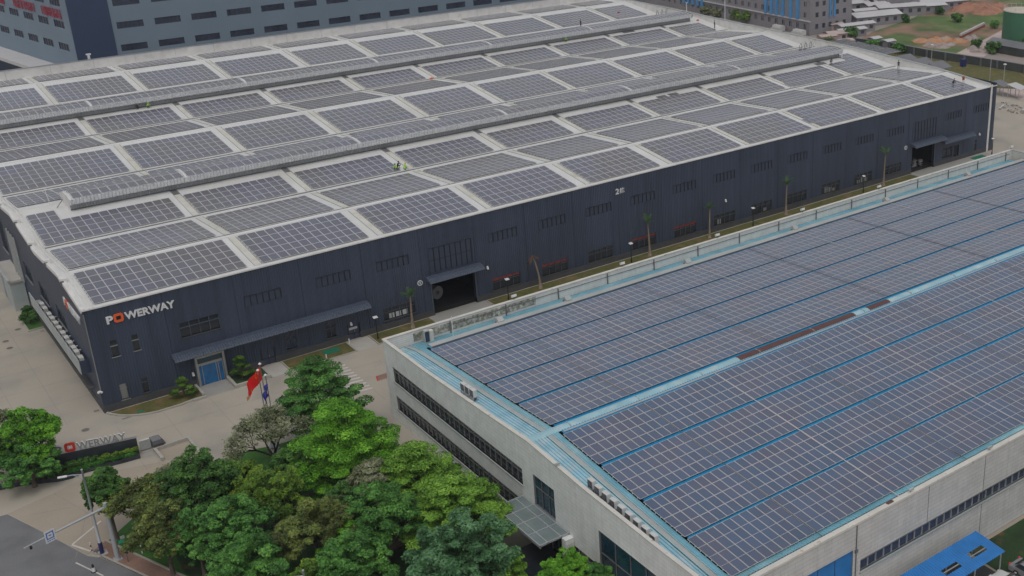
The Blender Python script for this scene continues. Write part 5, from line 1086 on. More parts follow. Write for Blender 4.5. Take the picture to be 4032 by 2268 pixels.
# ================================================================== STREET: lamps, gantry, signs, bollards
def street_lamp(x,y,h,label,a,base_blue=True):
    t=thing('street_lamp',(x,y,.12),label,'street lamp'); q=MB(); q.tube([(0,0,0),(0,0,h*.5),(0,0,h)],[.15,.11,.075],12); q.build('pole','galv',t,loc=(0,0,0),smooth=True)
    ca,sa=math.cos(a),math.sin(a); q=MB(); q.tube([(0,0,h-.45),(ca*.8,sa*.8,h-.28),(ca*1.35,sa*1.35,h-.25)],[.05,.045,.04],8); q.tube([(0,0,h-1.0),(ca*.5,sa*.5,h-.5),(ca*.8,sa*.8,h-.3)],[.03,.03,.03],6); q.build('arm','galv',t,loc=(0,0,0))
    q=MB(); q.bar((ca*1.25,sa*1.25,h-.26),(ca*2.0,sa*2.0,h-.22),.26,.12); q.build('lamp_head','lamp_head',t,loc=(0,0,0),bevel=.03)
    q=MB(); q.tube([(0,0,h),(0,0,h+.1)],.09,10); q.build('cap','galv',t,loc=(0,0,0))
    if base_blue: q=MB(); q.tube([(0,0,.02),(0,0,1.15),(0,0,1.2)],[.19,.19,.15],12); q.build('base_sleeve','sign_blue_dark',t,loc=(0,0,0))
    q=MB(); q.box(-.45,-.45,-.05,.45,.45,.03); q.build('footing','concrete_light',t,loc=(0,0,0)); return t
mat('sign_blue_dark',(.012,.02,.12),.5,var=.1)
street_lamp(-7.3,-28.9,9.0,'tall grey street lamp with a dark blue sleeve at the driveway mouth',math.pi*.93)
street_lamp(2.6,-55.6,8.4,'street lamp at the bottom edge, its head poking out of the trees',math.pi*.93)
t=thing('gantry_pole',(-6.4,-30.8,.12),'thick grey post with a long arm over the road, carrying a blue-framed sign','gantry'); h=5.9
q=MB(); q.tube([(0,0,0),(0,0,h*.5),(0,0,h+.2)],[.24,.21,.17],14); q.box(-.35,-.35,-.02,.35,.35,.06); q.build('post','galv',t,loc=(0,0,0),smooth=False)
E_=Vector((-13.5+6.4,-33.1+30.8,5.7)); q=MB(); q.tube([(0,0,h-.25),E_*.5+Vector((0,0,h*.5-.1)),E_],[.14,.10,.05],12); q.build('arm','galv',t,loc=(0,0,0)); q=MB(); q.tube([(.0,0,h-.25),(.35,.1,h-.2)],.17,12); q.build('flange','galv',t,loc=(0,0,0))
P=E_*.70+Vector((0,0,h*.3-.1)); d=Vector((E_.x,E_.y,0)).normalized(); n_=Vector((-d.y,d.x,0)); n_=-n_ if n_.y>0 else n_
def plate(c,w,h0,h1,off,name,m,par):
    q=MB(); a=c+n_*off
    q.add([a-d*w/2+Vector((0,0,h0)),a+d*w/2+Vector((0,0,h0)),a+d*w/2+Vector((0,0,h1)),a-d*w/2+Vector((0,0,h1)),a-d*w/2+Vector((0,0,h0))-n_*.03,a+d*w/2+Vector((0,0,h0))-n_*.03,a+d*w/2+Vector((0,0,h1))-n_*.03,a-d*w/2+Vector((0,0,h1))-n_*.03],[(0,1,2,3),(7,6,5,4),(0,4,5,1),(1,5,6,2),(2,6,7,3),(3,7,4,0)]); return q.build(name,m,par,loc=(0,0,0))
sgn=plate(P,.9,-.55,.6,.16,'sign_plate','sign_white',t)
for w,h0,h1,of,m in ((.66,-.22,.46,.166,'sign_blue'),(.48,-.12,.36,.170,'sign_white'),(.24,.08,.17,.174,'sign_blue')): plate(P,w,h0,h1,of,'symbol',m,sgn)
for k in range(4): 
    c=P+d*(-.27+.18*k); plate(c,.11,-.42,-.33,.166,'character',"sign_blue",sgn)
q=MB(); c=E_+Vector((.55,.15,-.25)); q.tube([c+Vector((0,0,.2)),c,c-Vector((0,0,.14))],[.05,.13,.08],10); q.build('dome_camera','black',t,loc=(0,0,0))
t=thing('street_sign',(-5.8,-31.9,.12),'small green street sign on a thin dark post beside the gantry','sign'); q=MB(); q.tube([(0,0,0),(0,0,2.8)],.035,8); q.build('post','gutter_dark',t,loc=(0,0,0)); q=MB(); q.box(-.42,-.02,2.15,.1,.02,2.45); q.build('blade','sign_green',t,loc=(0,0,0)); q=MB(); q.box(-.2,-.03,2.55,.16,.03,2.85); q.build('round_plate','galv',t,loc=(0,0,0))
t=thing('bollard',(-7.95,-27.8,.0),'red and white striped bollard at the kerb by the street lamp','bollard')
for i in range(4): q=MB(); q.tube([(0,0,.25*i),(0,0,.25*i+.25)],.06,10); q.build('band','rust' if i%2==0 else 'sign_white',t,loc=(0,0,0))
t=thing('bollard',(-8.6,-31.3,.0),'black and white bollard standing on the lane line in the road','bollard'); q=MB(); q.tube([(0,0,0),(0,0,.08)],[.25,.22],12); q.build('base','tyre',t,loc=(0,0,0))
for i,(a,b,m) in enumerate(((.08,.5,'sign_white'),(.5,.8,'tyre'))): q=MB(); q.tube([(0,0,a),(0,0,b)],[.17-.05*i,.13-.05*i],12); q.build('band',m,t,loc=(0,0,0))
t=thing('wheel_stop',(-7.9,-28.1,.15),'dark metal bracket lying beside the striped bollard','bracket'); MB().box(0,-.25,0,.55,-.1,.06).build('bar','gutter_dark',t,loc=(0,0,0)); MB().box(.2,-.5,0,.3,.1,.05).build('cross_bar','gutter_dark',t,loc=(0,0,0))
t=thing('hydrant_post',(-4.4,-31.2,.0),'short white post standing in the grass behind the pavement','post'); q=MB(); q.tube([(0,0,0),(0,0,1.1)],.07,8); q.build('post','sign_white',t,loc=(0,0,0))
# ================================================================== BOTTOM RIGHT: blue shed, cars, grass
struct('south_yard',MB().sheet([(24.9,-80.5),(171,-80.5),(171,-140),(24.9,-140)],.004),'concrete_apron')
struct('south_grass',MB().sheet([(54.5,-80.9),(171,-80.9),(171,-96),(57.5,-96),(56.5,-86.5),(54.2,-84.6)],.012),'grass_dark')
struct('shed_shade',MB().sheet([(42,-85.6),(54.0,-85.6),(54.0,-80.55),(42,-80.55)],.02),'floor_shade')  # added dark sheet, paints the shade seen through the shed roof openings
t=thing('shed',(51,-83.5,0),'open shed with a bright blue ribbed roof against the white hall','shed')
q=MB(); x0,x1,y0,y1=42.6,54.1,-85.2,-81.85; ops=[(50.9,52.95,-84.1,-83.4),(47.3,49.35,-84.2,-83.5),(43.7,45.7,-84.2,-83.5)]
zs_=lambda y:2.62+.12*(y-y0)
us=sorted({x0,x1,*[o[0] for o in ops],*[o[1] for o in ops]}); vs_=sorted({y0,y1,-84.2,-84.1,-83.5,-83.4})
for i in range(len(us)-1):
    for j in range(len(vs_)-1):
        cu=(us[i]+us[i+1])/2; cv=(vs_[j]+vs_[j+1])/2
        if any(o[0]<cu<o[1] and o[2]<cv<o[3] for o in ops): continue
        n=max(1,int((us[i+1]-us[i])/.27)); a=us[i]
        for k in range(n):
            xa=us[i]+(us[i+1]-us[i])*k/n; xb_=us[i]+(us[i+1]-us[i])*(k+1)/n; xm=(xa+xb_)/2; ya,yb=vs_[j],vs_[j+1]
            q.quad((xa,ya,zs_(ya)),(xm,ya,zs_(ya)+.085),(xm,yb,zs_(yb)+.085),(xa,yb,zs_(yb))); q.quad((xm,ya,zs_(ya)+.085),(xb_,ya,zs_(ya)),(xb_,yb,zs_(yb)),(xm,yb,zs_(yb)+.085))
q.build('roof','shed_blue',t)
q=MB()
for x in (43,46.5,50,53.6):
    for y in (y0+.15,y1-.1): q.box(x,y-.04,0,x+.08,y+.04,zs_(y)-.06)
for y in (-84.85,-83.75,-82.4): q.box(x0,y-.03,zs_(y)-.14,x1,y+.03,zs_(y)-.04)
q.build('frame','galv',t)
def car(x,y,rz_,body,label):
    t=thing('parked_car',(x,y,.01),label,'car','cars beside the blue shed',rz_)
    # side profile along y (front at +y), lofted with tumblehome
    prof=[(-2.2,.45,.80),(-2.25,.75,.84),(-2.1,.95,.84),(-1.75,1.0,.82),(-1.2,1.38,.66),(-.5,1.47,.62),(.3,1.45,.62),(.95,1.02,.80),(1.9,.88,.80),(2.22,.7,.76),(2.25,.42,.74)]
    q=MB(); n=len(prof); vs=[]
    for yy,z,w in prof: vs+=[(-.86,yy,.28),(-.9,yy,min(z,.75)),(-w,yy,z),(w,yy,z),(.9,yy,min(z,.75)),(.86,yy,.28)]
    fs=[]
    for i in range(n-1):
        for k in range(5): fs.append((i*6+k,i*6+k+1,(i+1)*6+k+1,(i+1)*6+k))
    fs+=[(0,1,2,3,4,5)[::-1],tuple((n-1)*6+k for k in range(6))]
    q.add(vs,fs); b=q.build('body',body,t,loc=(0,0,0),smooth=True); b.modifiers.new('sub','SUBSURF').levels=1
    q=MB(); q.add([(-.6,.36,1.435),(.6,.36,1.435),(.74,.92,1.08),(-.74,.92,1.08)],[(0,1,2,3)]); q.build('windscreen','glass_dark',t,loc=(0,0,.012)); q=MB(); q.add([(-.6,-1.24,1.37),(.6,-1.24,1.37),(.76,-1.7,1.04),(-.76,-1.7,1.04)],[(3,2,1,0)]); q.build('rear_window','glass_dark',t,loc=(0,0,.012)); q=MB(); q.box(-.42,-.75,1.455,.42,.15,1.478); q.build('sunroof','glass_dark',t,loc=(0,0,0))
    for s_ in (-1,1):
        q=MB(); q.add([(s_*.70,.3,1.40),(s_*.70,-1.15,1.34),(s_*.885,-1.55,.98),(s_*.885,.8,.98)],[(0,1,2,3)]); q.build('side_window','glass_dark',t,loc=(0,0,0))
        q=MB(); q.box(s_*.6-.16,2.1,.62,s_*.6+.16,2.22,.76); q.build('headlight','lamp_head',t,loc=(0,0,0))
        q=MB(); q.box(s_*.68-.13,-2.27,.7,s_*.68+.13,-2.15,.88); q.build('tail_light','red',t,loc=(0,0,0)); q=MB(); q.box(s_*.98-.09,.55,.95,s_*.98+.09,.72,1.08); q.build('mirror',body,t,loc=(0,0,0))
        for yy in (-1.35,1.38):
            q=MB(); q.tube([(s_*.70,yy,.32),(s_*.9,yy,.32)],.32,16); w=q.build('wheel','tyre',t,loc=(0,0,0)); q=MB(); q.tube([(s_*.9,yy,.32),(s_*.915,yy,.32)],.19,12); q.build('rim','steel',w,loc=(0,0,0))
    return t
car(53.0,-87.15,0,'car_white','white car with a dark sunroof parked below the blue shed')
car(55.75,-87.3,PI,'car_silver','silver grey car at the right picture edge next to the white car')
t=thing('litter_block',(61.5,-82.6,0),'small white block on the grass at the right picture edge','block'); MB().box(0,-.5,0,.9,.3,.5).build('block_body','ac_white',t,loc=(0,0,0),bevel=.04)
# steel coils inside the lorry doors
for i,(x,y,r,lb) in enumerate(((44.2,5.5,.95,'large dull steel coil standing nearest the door inside the first loading bay'),(43.2,8.6,.95,'steel coil on the left inside the first loading bay'),(44.6,9.2,.7,'smaller steel coil between the other two in the first loading bay'))):
    t=thing('steel_coil',(x,y,.02),lb,'coil','steel coils in the loading bay'); q=MB(); n=24
    q.add([(xx,rr_*math.cos(2*PI*k/n),r+rr_*math.sin(2*PI*k/n)) for xx in (0,.9) for rr_ in (r,r*.35) for k in range(n)],[(k,(k+1)%n,n+(k+1)%n,n+k) for k in range(n)]+[(2*n+k,3*n+k,3*n+(k+1)%n,2*n+(k+1)%n) for k in range(n)]+[(k,2*n+k,2*n+(k+1)%n,(k+1)%n) for k in range(n)]+[(n+k,n+(k+1)%n,3*n+(k+1)%n,3*n+k) for k in range(n)]); o=q.build('coil_body','coil',t,loc=(0,0,0)); o.rotation_euler=(0,0,-PI/2+.3)
for i in range(5):
    x=139.0+i*.9; t=thing('scrap_pile',(x,2.2+.5*(i%2),.02),f'heap of pale metal offcuts inside the far loading bay, {ORD[i]} from the left','scrap','heaps in the far loading bay'); q=MB(); rr_=random.Random(i)
    for k in range(9): a=rr_.uniform(0,6.28); z=.12+.13*k; q.bar((-.4*math.cos(a),-.4*math.sin(a),z),(.4*math.cos(a),.4*math.sin(a),z+.1),.22,.12)
    q.build('offcuts','coil',t,loc=(0,0,0))
# ================================================================== BACKGROUND
def bwall(P,U,L,z0,z1,ops,N,m,dep=.3):
    q=MB(); wall(q,P,U,0,L,z0,z1,ops,dep,N,m,m); return q
t=thing('factory_block',(33.4,150,0),'tall grey blue factory block with rows of dark windows behind the dark hall','building')
CH=25.6
az=R(100); Uw=Vector((-math.cos(az),-math.sin(az),0)); # runs towards the corner
ops=[]; 
for k in range(15):
    x0=42.6-33.4+8.02*k
    for z0 in (12.6,17.6,22.6): ops.append((x0,x0+5.6,z0,z0+1.5))
bwall((33.4,150,0),(1,0,0),130,0,CH,ops,(0,-1,0),'hall_grey').build('wall',None,t)
MB().box(33.38,149.85,0,41.6,149.997,CH).build('corner_panel','hall_navy',t)
rr_=random.Random(3)
for i,(a,b,c,d) in enumerate(ops):
    q=MB(); q.box(33.4+a,150.18,c,33.4+b,150.25,d,'far_glass' if i!=17 else 'earth_red')
    for k in range(7): q.box(33.4+a+(b-a-.08)*k/6,150.1,c,33.4+a+(b-a-.08)*k/6+.08,150.18,d,'hall_navy')
    q.box(33.4+a,150.1,c+.7,33.4+b,150.17,c+.76,'hall_navy')
    if i in (17,): q.box(33.4+a+.1,150.09,c+.05,33.4+b-.1,150.11,d-.05,'red_sheet' if 'red_sheet' in MATS else 'earth_red')
    q.build('window',None,t)
cw=Vector((33.4,150,0)); wd=Vector((math.cos(az),math.sin(az),0)); Nw=Vector((-math.sin(az),math.cos(az),0)); 
if Nw.x>0: Nw=-Nw
ops=[]
for k in range(12):
    u=3.2+8.3*k
    for z0 in (13.4,18.4,23.2): ops.append((u,u+5.4,z0,z0+1.6))
bwall(cw,wd,110,9.4,CH,ops,Nw,'hall_grey').build('wall',None,t)
for a,b,c,d in ops:
    q=MB(); p0=cw+wd*a-Nw*.2; p1=cw+wd*b-Nw*.2; q.quad(p0+Vector((0,0,c)),p1+Vector((0,0,c)),p1+Vector((0,0,d)),p0+Vector((0,0,d)),'far_glass')
    for k in range(5): p=cw+wd*(a+(b-a)*k/4)-Nw*.12; q.bar(p+Vector((0,0,c)),p+Vector((0,0,d)),.1,.1,'hall_navy')
    q.build('window',None,t)
q=MB(); a=cw; b=cw+wd*110; q.add([p+o+Vector((0,0,z)) for z in (8.6,9.39) for p,o in ((a,Vector((0,0,0))),(b,Vector((0,0,0))),(b,Nw*5),(a,Nw*5))],[(3,2,1,0),(4,5,6,7),(0,1,5,4),(1,2,6,5),(2,3,7,6),(3,0,4,7)]); q.build('loading_canopy','shed_white',t)
q=MB(); a=cw-Nw*3; b=a+wd*110; q.quad(a,b,b+Vector((0,0,9.4)),a+Vector((0,0,9.4))); q.build('recessed_wall','hall_navy',t)  # navy tone paints the shadow below the canopy onto this wall
MB().sheet([(33.4,150),(163.4,150),(163.4,215),(14,258)],CH).build('roof','far_grey',t)
sg=thing('facade_sign',tuple(cw+Nw*.15+Vector((0,0,20.6))),'two groups of big red characters on the side of the grey blue factory block','sign')
for g_,(u0,cnt) in enumerate(((3.5,6),(17.5,7),(35,6))):
    for k in range(cnt):
        u=u0+1.75*k; q=MB(); rk=random.Random(g_*20+k)
        def ch(ua,ub,za,zb_): 
            p0=wd*(u+ua); p1=wd*(u+ub); o=Nw*.12; q.add([p0+Vector((0,0,za)),p1+Vector((0,0,za)),p1+Vector((0,0,zb_)),p0+Vector((0,0,zb_)),p0+o+Vector((0,0,za)),p1+o+Vector((0,0,za)),p1+o+Vector((0,0,zb_)),p0+o+Vector((0,0,zb_))],[(0,1,2,3),(7,6,5,4),(0,4,5,1),(1,5,6,2),(2,6,7,3),(3,7,4,0)])
        ch(0,.18,0,2.0); ch(1.1,1.28,.1,1.9); ch(.19,1.09,1.8,1.99); ch(.19,1.09,.9,1.08)
        if rk.random()<.6: ch(.55,.73,.0,.89)
        if rk.random()<.6: ch(.55,.73,1.1,1.79)
        if rk.random()<.5: ch(.19,1.09,.0 if rk.random()<.5 else .4,.15 if False else .55)
        q.build('character','maroon',sg,loc=(0,0,0))
# grey flats with blue stripes
t=thing('flats',(214,106.5,0),'grey dormitory block with bright blue vertical stripes beyond the dark hall','building')
ops=[]
def fl(y0,y1): 
    y=y0
    while y<y1: ops.append((y-106.5,y+1.1-106.5)); y+=3.05
fl(108,186)
W2=[(a,b,z,z+1.5) for a,b in ops for z in (1.6,4.9,8.0,11.1)]
q=MB(); wall(q,(214,106.5,0),(0,1,0),0,90,0,14,W2,.3,(-1,0,0),'far_grey','far_grey'); wall(q,(214,106.5,0),(1,0,0),0,17,0,14,[(u,u+1.3,z,z+1.4) for u in (2.2,5.0,7.6,10.4,13.4) for z in (1.6,4.9,8.0,11.1)],.3,(0,-1,0),'far_grey','far_grey')
q.quad((231,106.5,0),(231,196,0),(231,196,14),(231,106.5,14),'far_grey'); q.sheet([(214,106.5),(231,106.5),(231,196.5),(214,196.5)],14,'far_grey'); q.build('wall',None,t)
for a,b,c,d in W2[:4*26]:
    pass
n_=0
for a,b,c,d in W2:
    if n_>=84: break
    n_+=1; q=MB(); q.box(214.18,106.5+a,c,214.24,106.5+b,d,'far_glass'); q.box(214.1,106.5+(a+b)/2-.04,c,214.16,106.5+(a+b)/2+.04,d,'shed_white'); q.build('window',None,t)
q=MB()
for a,b,c,d in W2[84:]: q.box(214.18,106.5+a,c,214.24,106.5+b,d)
q.build('window_row','far_glass',t)
for u in (2.2,5.0,7.6,10.4,13.4):
    q=MB()
    for z in (1.6,4.9,8.0,11.1): q.box(214+u,106.68,z,215.3+u,106.74,z+1.4)
    q.build('window_row','far_glass',t)
for y in (110.9,113.8,117.2,119.8,122.2,124.6,154.6,156.9,159.4,161.8,164.0): MB().box(213.5,y,4.2 if y<130 else 2.3,213.995,y+1.05,14).build('blue_fin','far_blue',t)
for x in (221.6,223.4): MB().box(x,106.1,4.5,x+.6,106.495,14).build('blue_fin','far_blue',t)
MB().box(213.6,106.2,3.9,213.995,196,4.2).build('floor_band','shed_white',t)
# dark lower building behind, top centre right
t=thing('workshop_building',(262,117,0),'grey office building far behind, at the top right of the flats','building'); q=MB(); wall(q,(258,117,0),(1,-.25,0),0,12,0,16,[(u,u+1.2,z,z+1.3) for u in (1,3.6,6.2,8.8) for z in (1.5,4.8,8)],.25,(-.25,-1,0),'far_grey','far_glass'); wall(q,(258,117,0),(.1,1,0),0,30,0,16,[(u,u+1.2,z,z+1.3) for u in (2,5,8,11,14) for z in (1.5,4.8,8)],.25,(-1,.1,0),'far_grey','far_glass'); q.build('wall',None,t); q=MB(); q.box(258.6,117.6,0,268,140,15.9); q.build('core','far_glass',t)
# white sheds
def gshed(x,y,L,w,h,rz_,m,label,grp='low white sheds beyond the flats'):
    t=thing('storage_shed',(x,y,0),label,'shed',grp,rz_); MB().box(-L/2,-w/2,0,L/2,w/2,h).build('wall',m if m!='shed_white' else 'far_grey',t,loc=(0,0,0)); q=MB(); q.prof([(-w/2-.4,h-.05),(0,h+w*.13),(w/2+.4,h-.05),(0,h+w*.10)],-L/2-.3,L/2+.3); q.build('roof',m,t,loc=(0,0,0)); 
    for k in range(int(L/3)): MB().box(-L/2+1+3*k,-w/2-.03,h*.35,-L/2+2.2+3*k,-w/2-.003,h*.75).build('window','far_glass',t,loc=(0,0,0))
a_=R(-14)
SH=[(242,108,16,7,2.8,a_,'shed_white','largest pale flat roofed shed in the middle of the white sheds'),(252,126,9,5,3,a_,'shed_white','long white shed nearest the flats, at the very top'),(254.5,119,8,5,3,a_,'shed_white','white shed beside the green kiosk'),(258,112,16,5,3,R(-22),'shed_white','narrow white shed right of the green kiosk'),(266,109,14,4,2.6,R(-22),'shed_white','long white shed running up along the edge of the field'),(277,110,18,4,2.6,R(-18),'shed_white','white shed at the top edge beside the field'),(228,102,12,3.4,2.4,R(-10),'shed_white','long narrow white shed in front of the largest pale one'),(222,98,9,3.2,2.2,R(-10),'shed_white','white shed between the narrow one and the pinkish one'),(215.5,97,7,4,2.2,R(-14),'shed_pink','pinkish white shed nearest the corner of the flats'),(211,96.5,5,2.6,2.0,R(-14),'shed_pink','small pink roofed shed at the foot of the flats'),(210,88.5,4.2,3,2.0,R(-14),'shed_pink','small brick pink hut near the grey carport roofs'),(217,84,3,2.4,2.4,0,'shed_white','tiny white hut behind the round bush'),(217,79,3,2.4,2.4,0,'shed_white','tiny pale hut beside the boundary wall end'),
(236,112,9,3.5,2.4,a_,'shed_pink','pinkish shed just left of the largest pale shed'),(246,116,8,3.5,2.6,a_,'shed_white','white shed directly behind the largest pale one'),(232,116,7,3.5,2.6,a_,'shed_white','white shed close to the right corner of the flats'),(240,121,8,3.5,2.6,a_,'shed_pink','pinkish shed in the gap beside the flats, second row'),(262,121,9,4,2.8,R(-22),'shed_white','white shed just behind the grey office building'),(225,107.5,4,3,2.2,R(-10),'shed_pink','small pinkish shed by the right hand wall of the flats'),(270,115.5,10,3.5,2.6,R(-20),'shed_white','white shed in the second row near the top picture edge')]
for s_ in SH: gshed(*s_)
t=thing('kiosk',(256,125,0),'small bright green upright kiosk among the white sheds','kiosk'); MB().box(-1,-1,0,1,1,4).build('kiosk_body','tank_green',t,loc=(0,0,0)); MB().box(-1.2,-1.2,4.003,1.2,1.2,4.3).build('kiosk_roof','tank_green',t,loc=(0,0,0))
for i,(x,y,L,lb) in enumerate(((212.2,118,4.2,'white parked van at the foot of the grey flats, left one'),(212.0,109,4.4,'white parked van at the foot of the grey flats, right one near the pole'))):
    t=thing('parked_van',(x,y,0),lb,'van','white vans below the flats',PI/2+.05); q=MB(); q.prof([(-.9,.3),(.9,.3),(.92,1.2),(.75,1.75),(-.75,1.75),(-.92,1.2)],-L/2,L/2-.6,'ac_white'); q.prof([(-.9,.3),(.9,.3),(.9,.95),(-.9,.95)],L/2-.597,L/2,'ac_white'); q.build('body',None,t,loc=(0,0,0)); q=MB(); q.add([(L/2-.57,-.72,1.68),(L/2-.57,.72,1.68),(L/2-.1,.8,.97),(L/2-.1,-.8,.97)],[(0,3,2,1)]); q.build('windscreen','glass_dark',t,loc=(0,0,0))
    for yy in (-.9,.9):
        for xx in (-L/2+.8,L/2-.8): q=MB(); q.tube([(xx,yy*.8,.33),(xx,yy,.33)],.33,12); q.build('wheel','tyre',t,loc=(0,0,0))
# field, mounds, path, wall
struct('field',MB().sheet([(218.3,92),(232,98.6),(257,105.3),(283,117),(330,135),(430,100),(330,60),(262,73),(240,66),(226,58),(221,65),(218.8,80)],.01),'field')
struct('site_track',MB().sheet([(224.2,62.2),(248,70.2),(259.4,74.3),(275,80),(300,82),(300,70),(262,66),(249.6,66.4),(235,58),(228.1,55.2)],.02),'ground_track' if 'ground_track' in MATS else 'shed_pink')
def mound(name,pts,h,m,label,seed):
    t=thing(name,(pts[0][0],pts[0][1],0),label,'earth heap'); rr=random.Random(seed); q=MB()
    for (x,y,r) in pts:
        n=14; k=5; vs=[];fs=[]; hh=h*rr.uniform(.7,1.2)
        for j in range(k):
            f=j/(k-1)
            for i in range(n): a=2*PI*i/n; rad=r*(1-f)**.8*rr.uniform(.85,1.15)+.05; vs.append((x+rad*math.cos(a),y+rad*math.sin(a),hh*f*rr.uniform(.9,1.1)))
        for j in range(k-1):
            for i in range(n): fs.append((j*n+i,j*n+(i+1)%n,(j+1)*n+(i+1)%n,(j+1)*n+i))
        fs.append(tuple((k-1)*n+i for i in range(n))); q.add(vs,fs)
    q.build('heap',m,t)
mound('earth_mound',[(232,80,3),(234,77,3.2),(237,75.5,3),(239.5,73,2.6),(236,78,2.6)],1.2,'earth_orange','low heap of orange earth along the near edge of the field',1)
mound('earth_mound',[(282,104,6),(287,103,6.5),(284,99,6),(289,98,5),(280,96,4)],2.0,'earth_red','broad heap of reddish earth at the top of the field',2)
mound('rubble_pile',[(229,74,2.4),(231,72,2.6),(234,71.5,2.2),(229.5,70.5,2)],1.3,'rubble','grey and brown rubble pile between the orange earth and the boundary wall',3)
mound('rubble_pile',[(232,61,1.8),(234,63.5,1.6),(236,60,1.6)],1.1,'rubble','small grey rubble pile on the track near the tank',4)
mound('rubble_pile',[(243,72.5,2),(246,73,1.8)],1.3,'rubble','small rubble pile at the near end of the white and red barrier',5)
bw=[(213.5,88),(216,77.4),(216.5,64.6),(218.2,53.4),(219.6,44.1),(220.3,36.3),(222,20),(224,0),(226,-40)]
t=thing('boundary_wall',(216,60,0),'long dark mottled boundary wall between the hall and the field','wall'); k=MB(); strip(k,bw,.5,0,2.0); k.build('wall_body','wall_green',t); k=MB(); strip(k,[(x-.08,y) for x,y in bw],.68,2.003,2.15); k.build('coping','pv_grey',t)
k=MB()
for (xa,ya),(xb_,yb) in zip(bw,bw[1:]):
    n=max(1,int(math.hypot(xb_-xa,yb-ya)/4))
    for i in range(n): x=xa+(xb_-xa)*i/n; y=ya+(yb-ya)*i/n; k.box(x-.35,y-.2,0,x-.02,y+.2,2.0)
k.build('pier','pv_grey',t)
struct('grass_strip',MB().sheet([(205,90),(213,88),(215.9,77.4),(216.2,64.6),(217.9,53.4),(219.3,44.1),(220,36.3),(221.5,20),(206,22),(201,33),(196,60),(196,90)],.012),'grass_dry')
struct('earth_band',MB().sheet([(198,20.4),(202.5,31.2),(206,27),(208,14),(202,8)],.016),'earth_red2' if 'earth_red2' in MATS else 'shed_pink')
struct('east_yard',MB().sheet([(160,-110),(160,130),(196,130),(196,60),(199,33),(197.2,26.6),(199,20),(203,0),(206,-110)],.006),'concrete')
# green storage tank
t=thing('storage_tank',(248.6,59.6,0),'big round green storage tank with a pale rusty lid','tank'); q=MB(); q.tube([(0,0,0),(0,0,9.2)],4.6,40); q.build('shell','tank_green',t,loc=(0,0,0),smooth=False); q=MB(); q.tube([(0,0,9.2),(0,0,9.45)],[4.75,4.6],40); q.tube([(0,0,9.45),(0,0,9.9)],[4.4,1.0],30); q.build('lid','tank_top',t,loc=(0,0,0))
q=MB(); 
for i in range(20): a=2*PI*i/20; b=2*PI*(i+1)/20; p=(4.5*math.cos(a),4.5*math.sin(a)); r_2=(4.5*math.cos(b),4.5*math.sin(b)); q.bar((*p,9.4),(*p,10.4),.06); q.bar((*p,10.4),(*r_2,10.4),.06)
q.build('railing','shed_white',t,loc=(0,0,0))
t=thing('plant_shed',(238,55,0),'dark grey roofed shed in front of the green tank','shed'); MB().box(-3,-7,0,3.5,5,2.2).build('wall','wall_green',t,loc=(0,0,0)); q=MB(); q.prof([(-3.2,2.2),(.2,3.2),(3.8,2.2),(.2,3.0)],-7.3,5.3,axis='y'); q.build('roof','pv_grey',t,loc=(0,0,0))
# carport solar roofs beside the hall
for i in range(4):
    x,y=200.6,80.2-5.1*i; t=thing('carport',(x,y,0),f'grey solar carport roof beyond the parapet, {ORD[i]} from the flats','carport','solar carports beyond the parapet'); q=MB(); q.prof([(-2.35,3.6),(2.35,3.9),(2.35,4.02),(-2.35,3.72)],-3.4,3.4); q.build('roof','pv_grey',t,loc=(0,0,0)); q=MB()
    for xx in (-2.6,2.6): q.box(xx,-1.4,0,xx+.15,-1.25,3.65); q.box(xx,1.3,0,xx+.15,1.45,3.8)
    q.build('post','galv',t,loc=(0,0,0)); q=MB()
    for k in range(6): q.box(-3.4+k*1.33,-2.3,3.99,-3.36+k*1.33,2.3,4.06)
    q.build('frame_bar','gutter_dark',t,loc=(0,0,0))
for i in range(3):
    x,y=198.0,54.9-5.2*i; t=thing('tilted_canopy',(x,y,0),f'tilted pale canopy on struts beyond the parapet, {ORD[i]} from the carports','canopy','tilted canopies beyond the parapet'); q=MB(); q.add([(-2.6,-1.5,3.4),(2.6,-1.5,3.4),(2.6,1.7,4.5),(-2.6,1.7,4.5),(-2.6,-1.5,3.5),(2.6,-1.5,3.5),(2.6,1.7,4.6),(-2.6,1.7,4.6)],[(3,2,1,0),(4,5,6,7),(0,1,5,4),(1,2,6,5),(2,3,7,6),(3,0,4,7)]); q.build('roof','pv_grey',t,loc=(0,0,0)); q=MB()
    for xx in (-2.4,2.3): q.bar((xx,0,0),(xx,0,3.9),.14); q.bar((xx,-1.4,1.5),(xx,1.6,4.4),.1)
    q.build('strut','galv',t,loc=(0,0,0))
for i,(x,y,m,lb) in enumerate(((198.2,26.4,'pv_grey','grey tilted panel table past the far front corner of the dark hall'),(198.6,22.3,'shed_white','white topped table right of the grey one past the hall corner'))):
    t=thing('panel_table',(x,y,0),lb,'table'); q=MB(); q.add([(-1.6,-1.8,2.3),(1.6,-1.8,2.3),(1.6,1.8,3.0),(-1.6,1.8,3.0),(-1.6,-1.8,2.4),(1.6,-1.8,2.4),(1.6,1.8,3.1),(-1.6,1.8,3.1)],[(3,2,1,0),(4,5,6,7),(0,1,5,4),(1,2,6,5),(2,3,7,6),(3,0,4,7)]); q.build('top',m,t,loc=(0,0,0)); q=MB()
    for xx in (-1.4,1.4):
        for yy in (-1.5,1.5): q.bar((xx,yy,0),(xx,yy,2.5+.2*yy),.12)
    q.build('leg','galv',t,loc=(0,0,0))
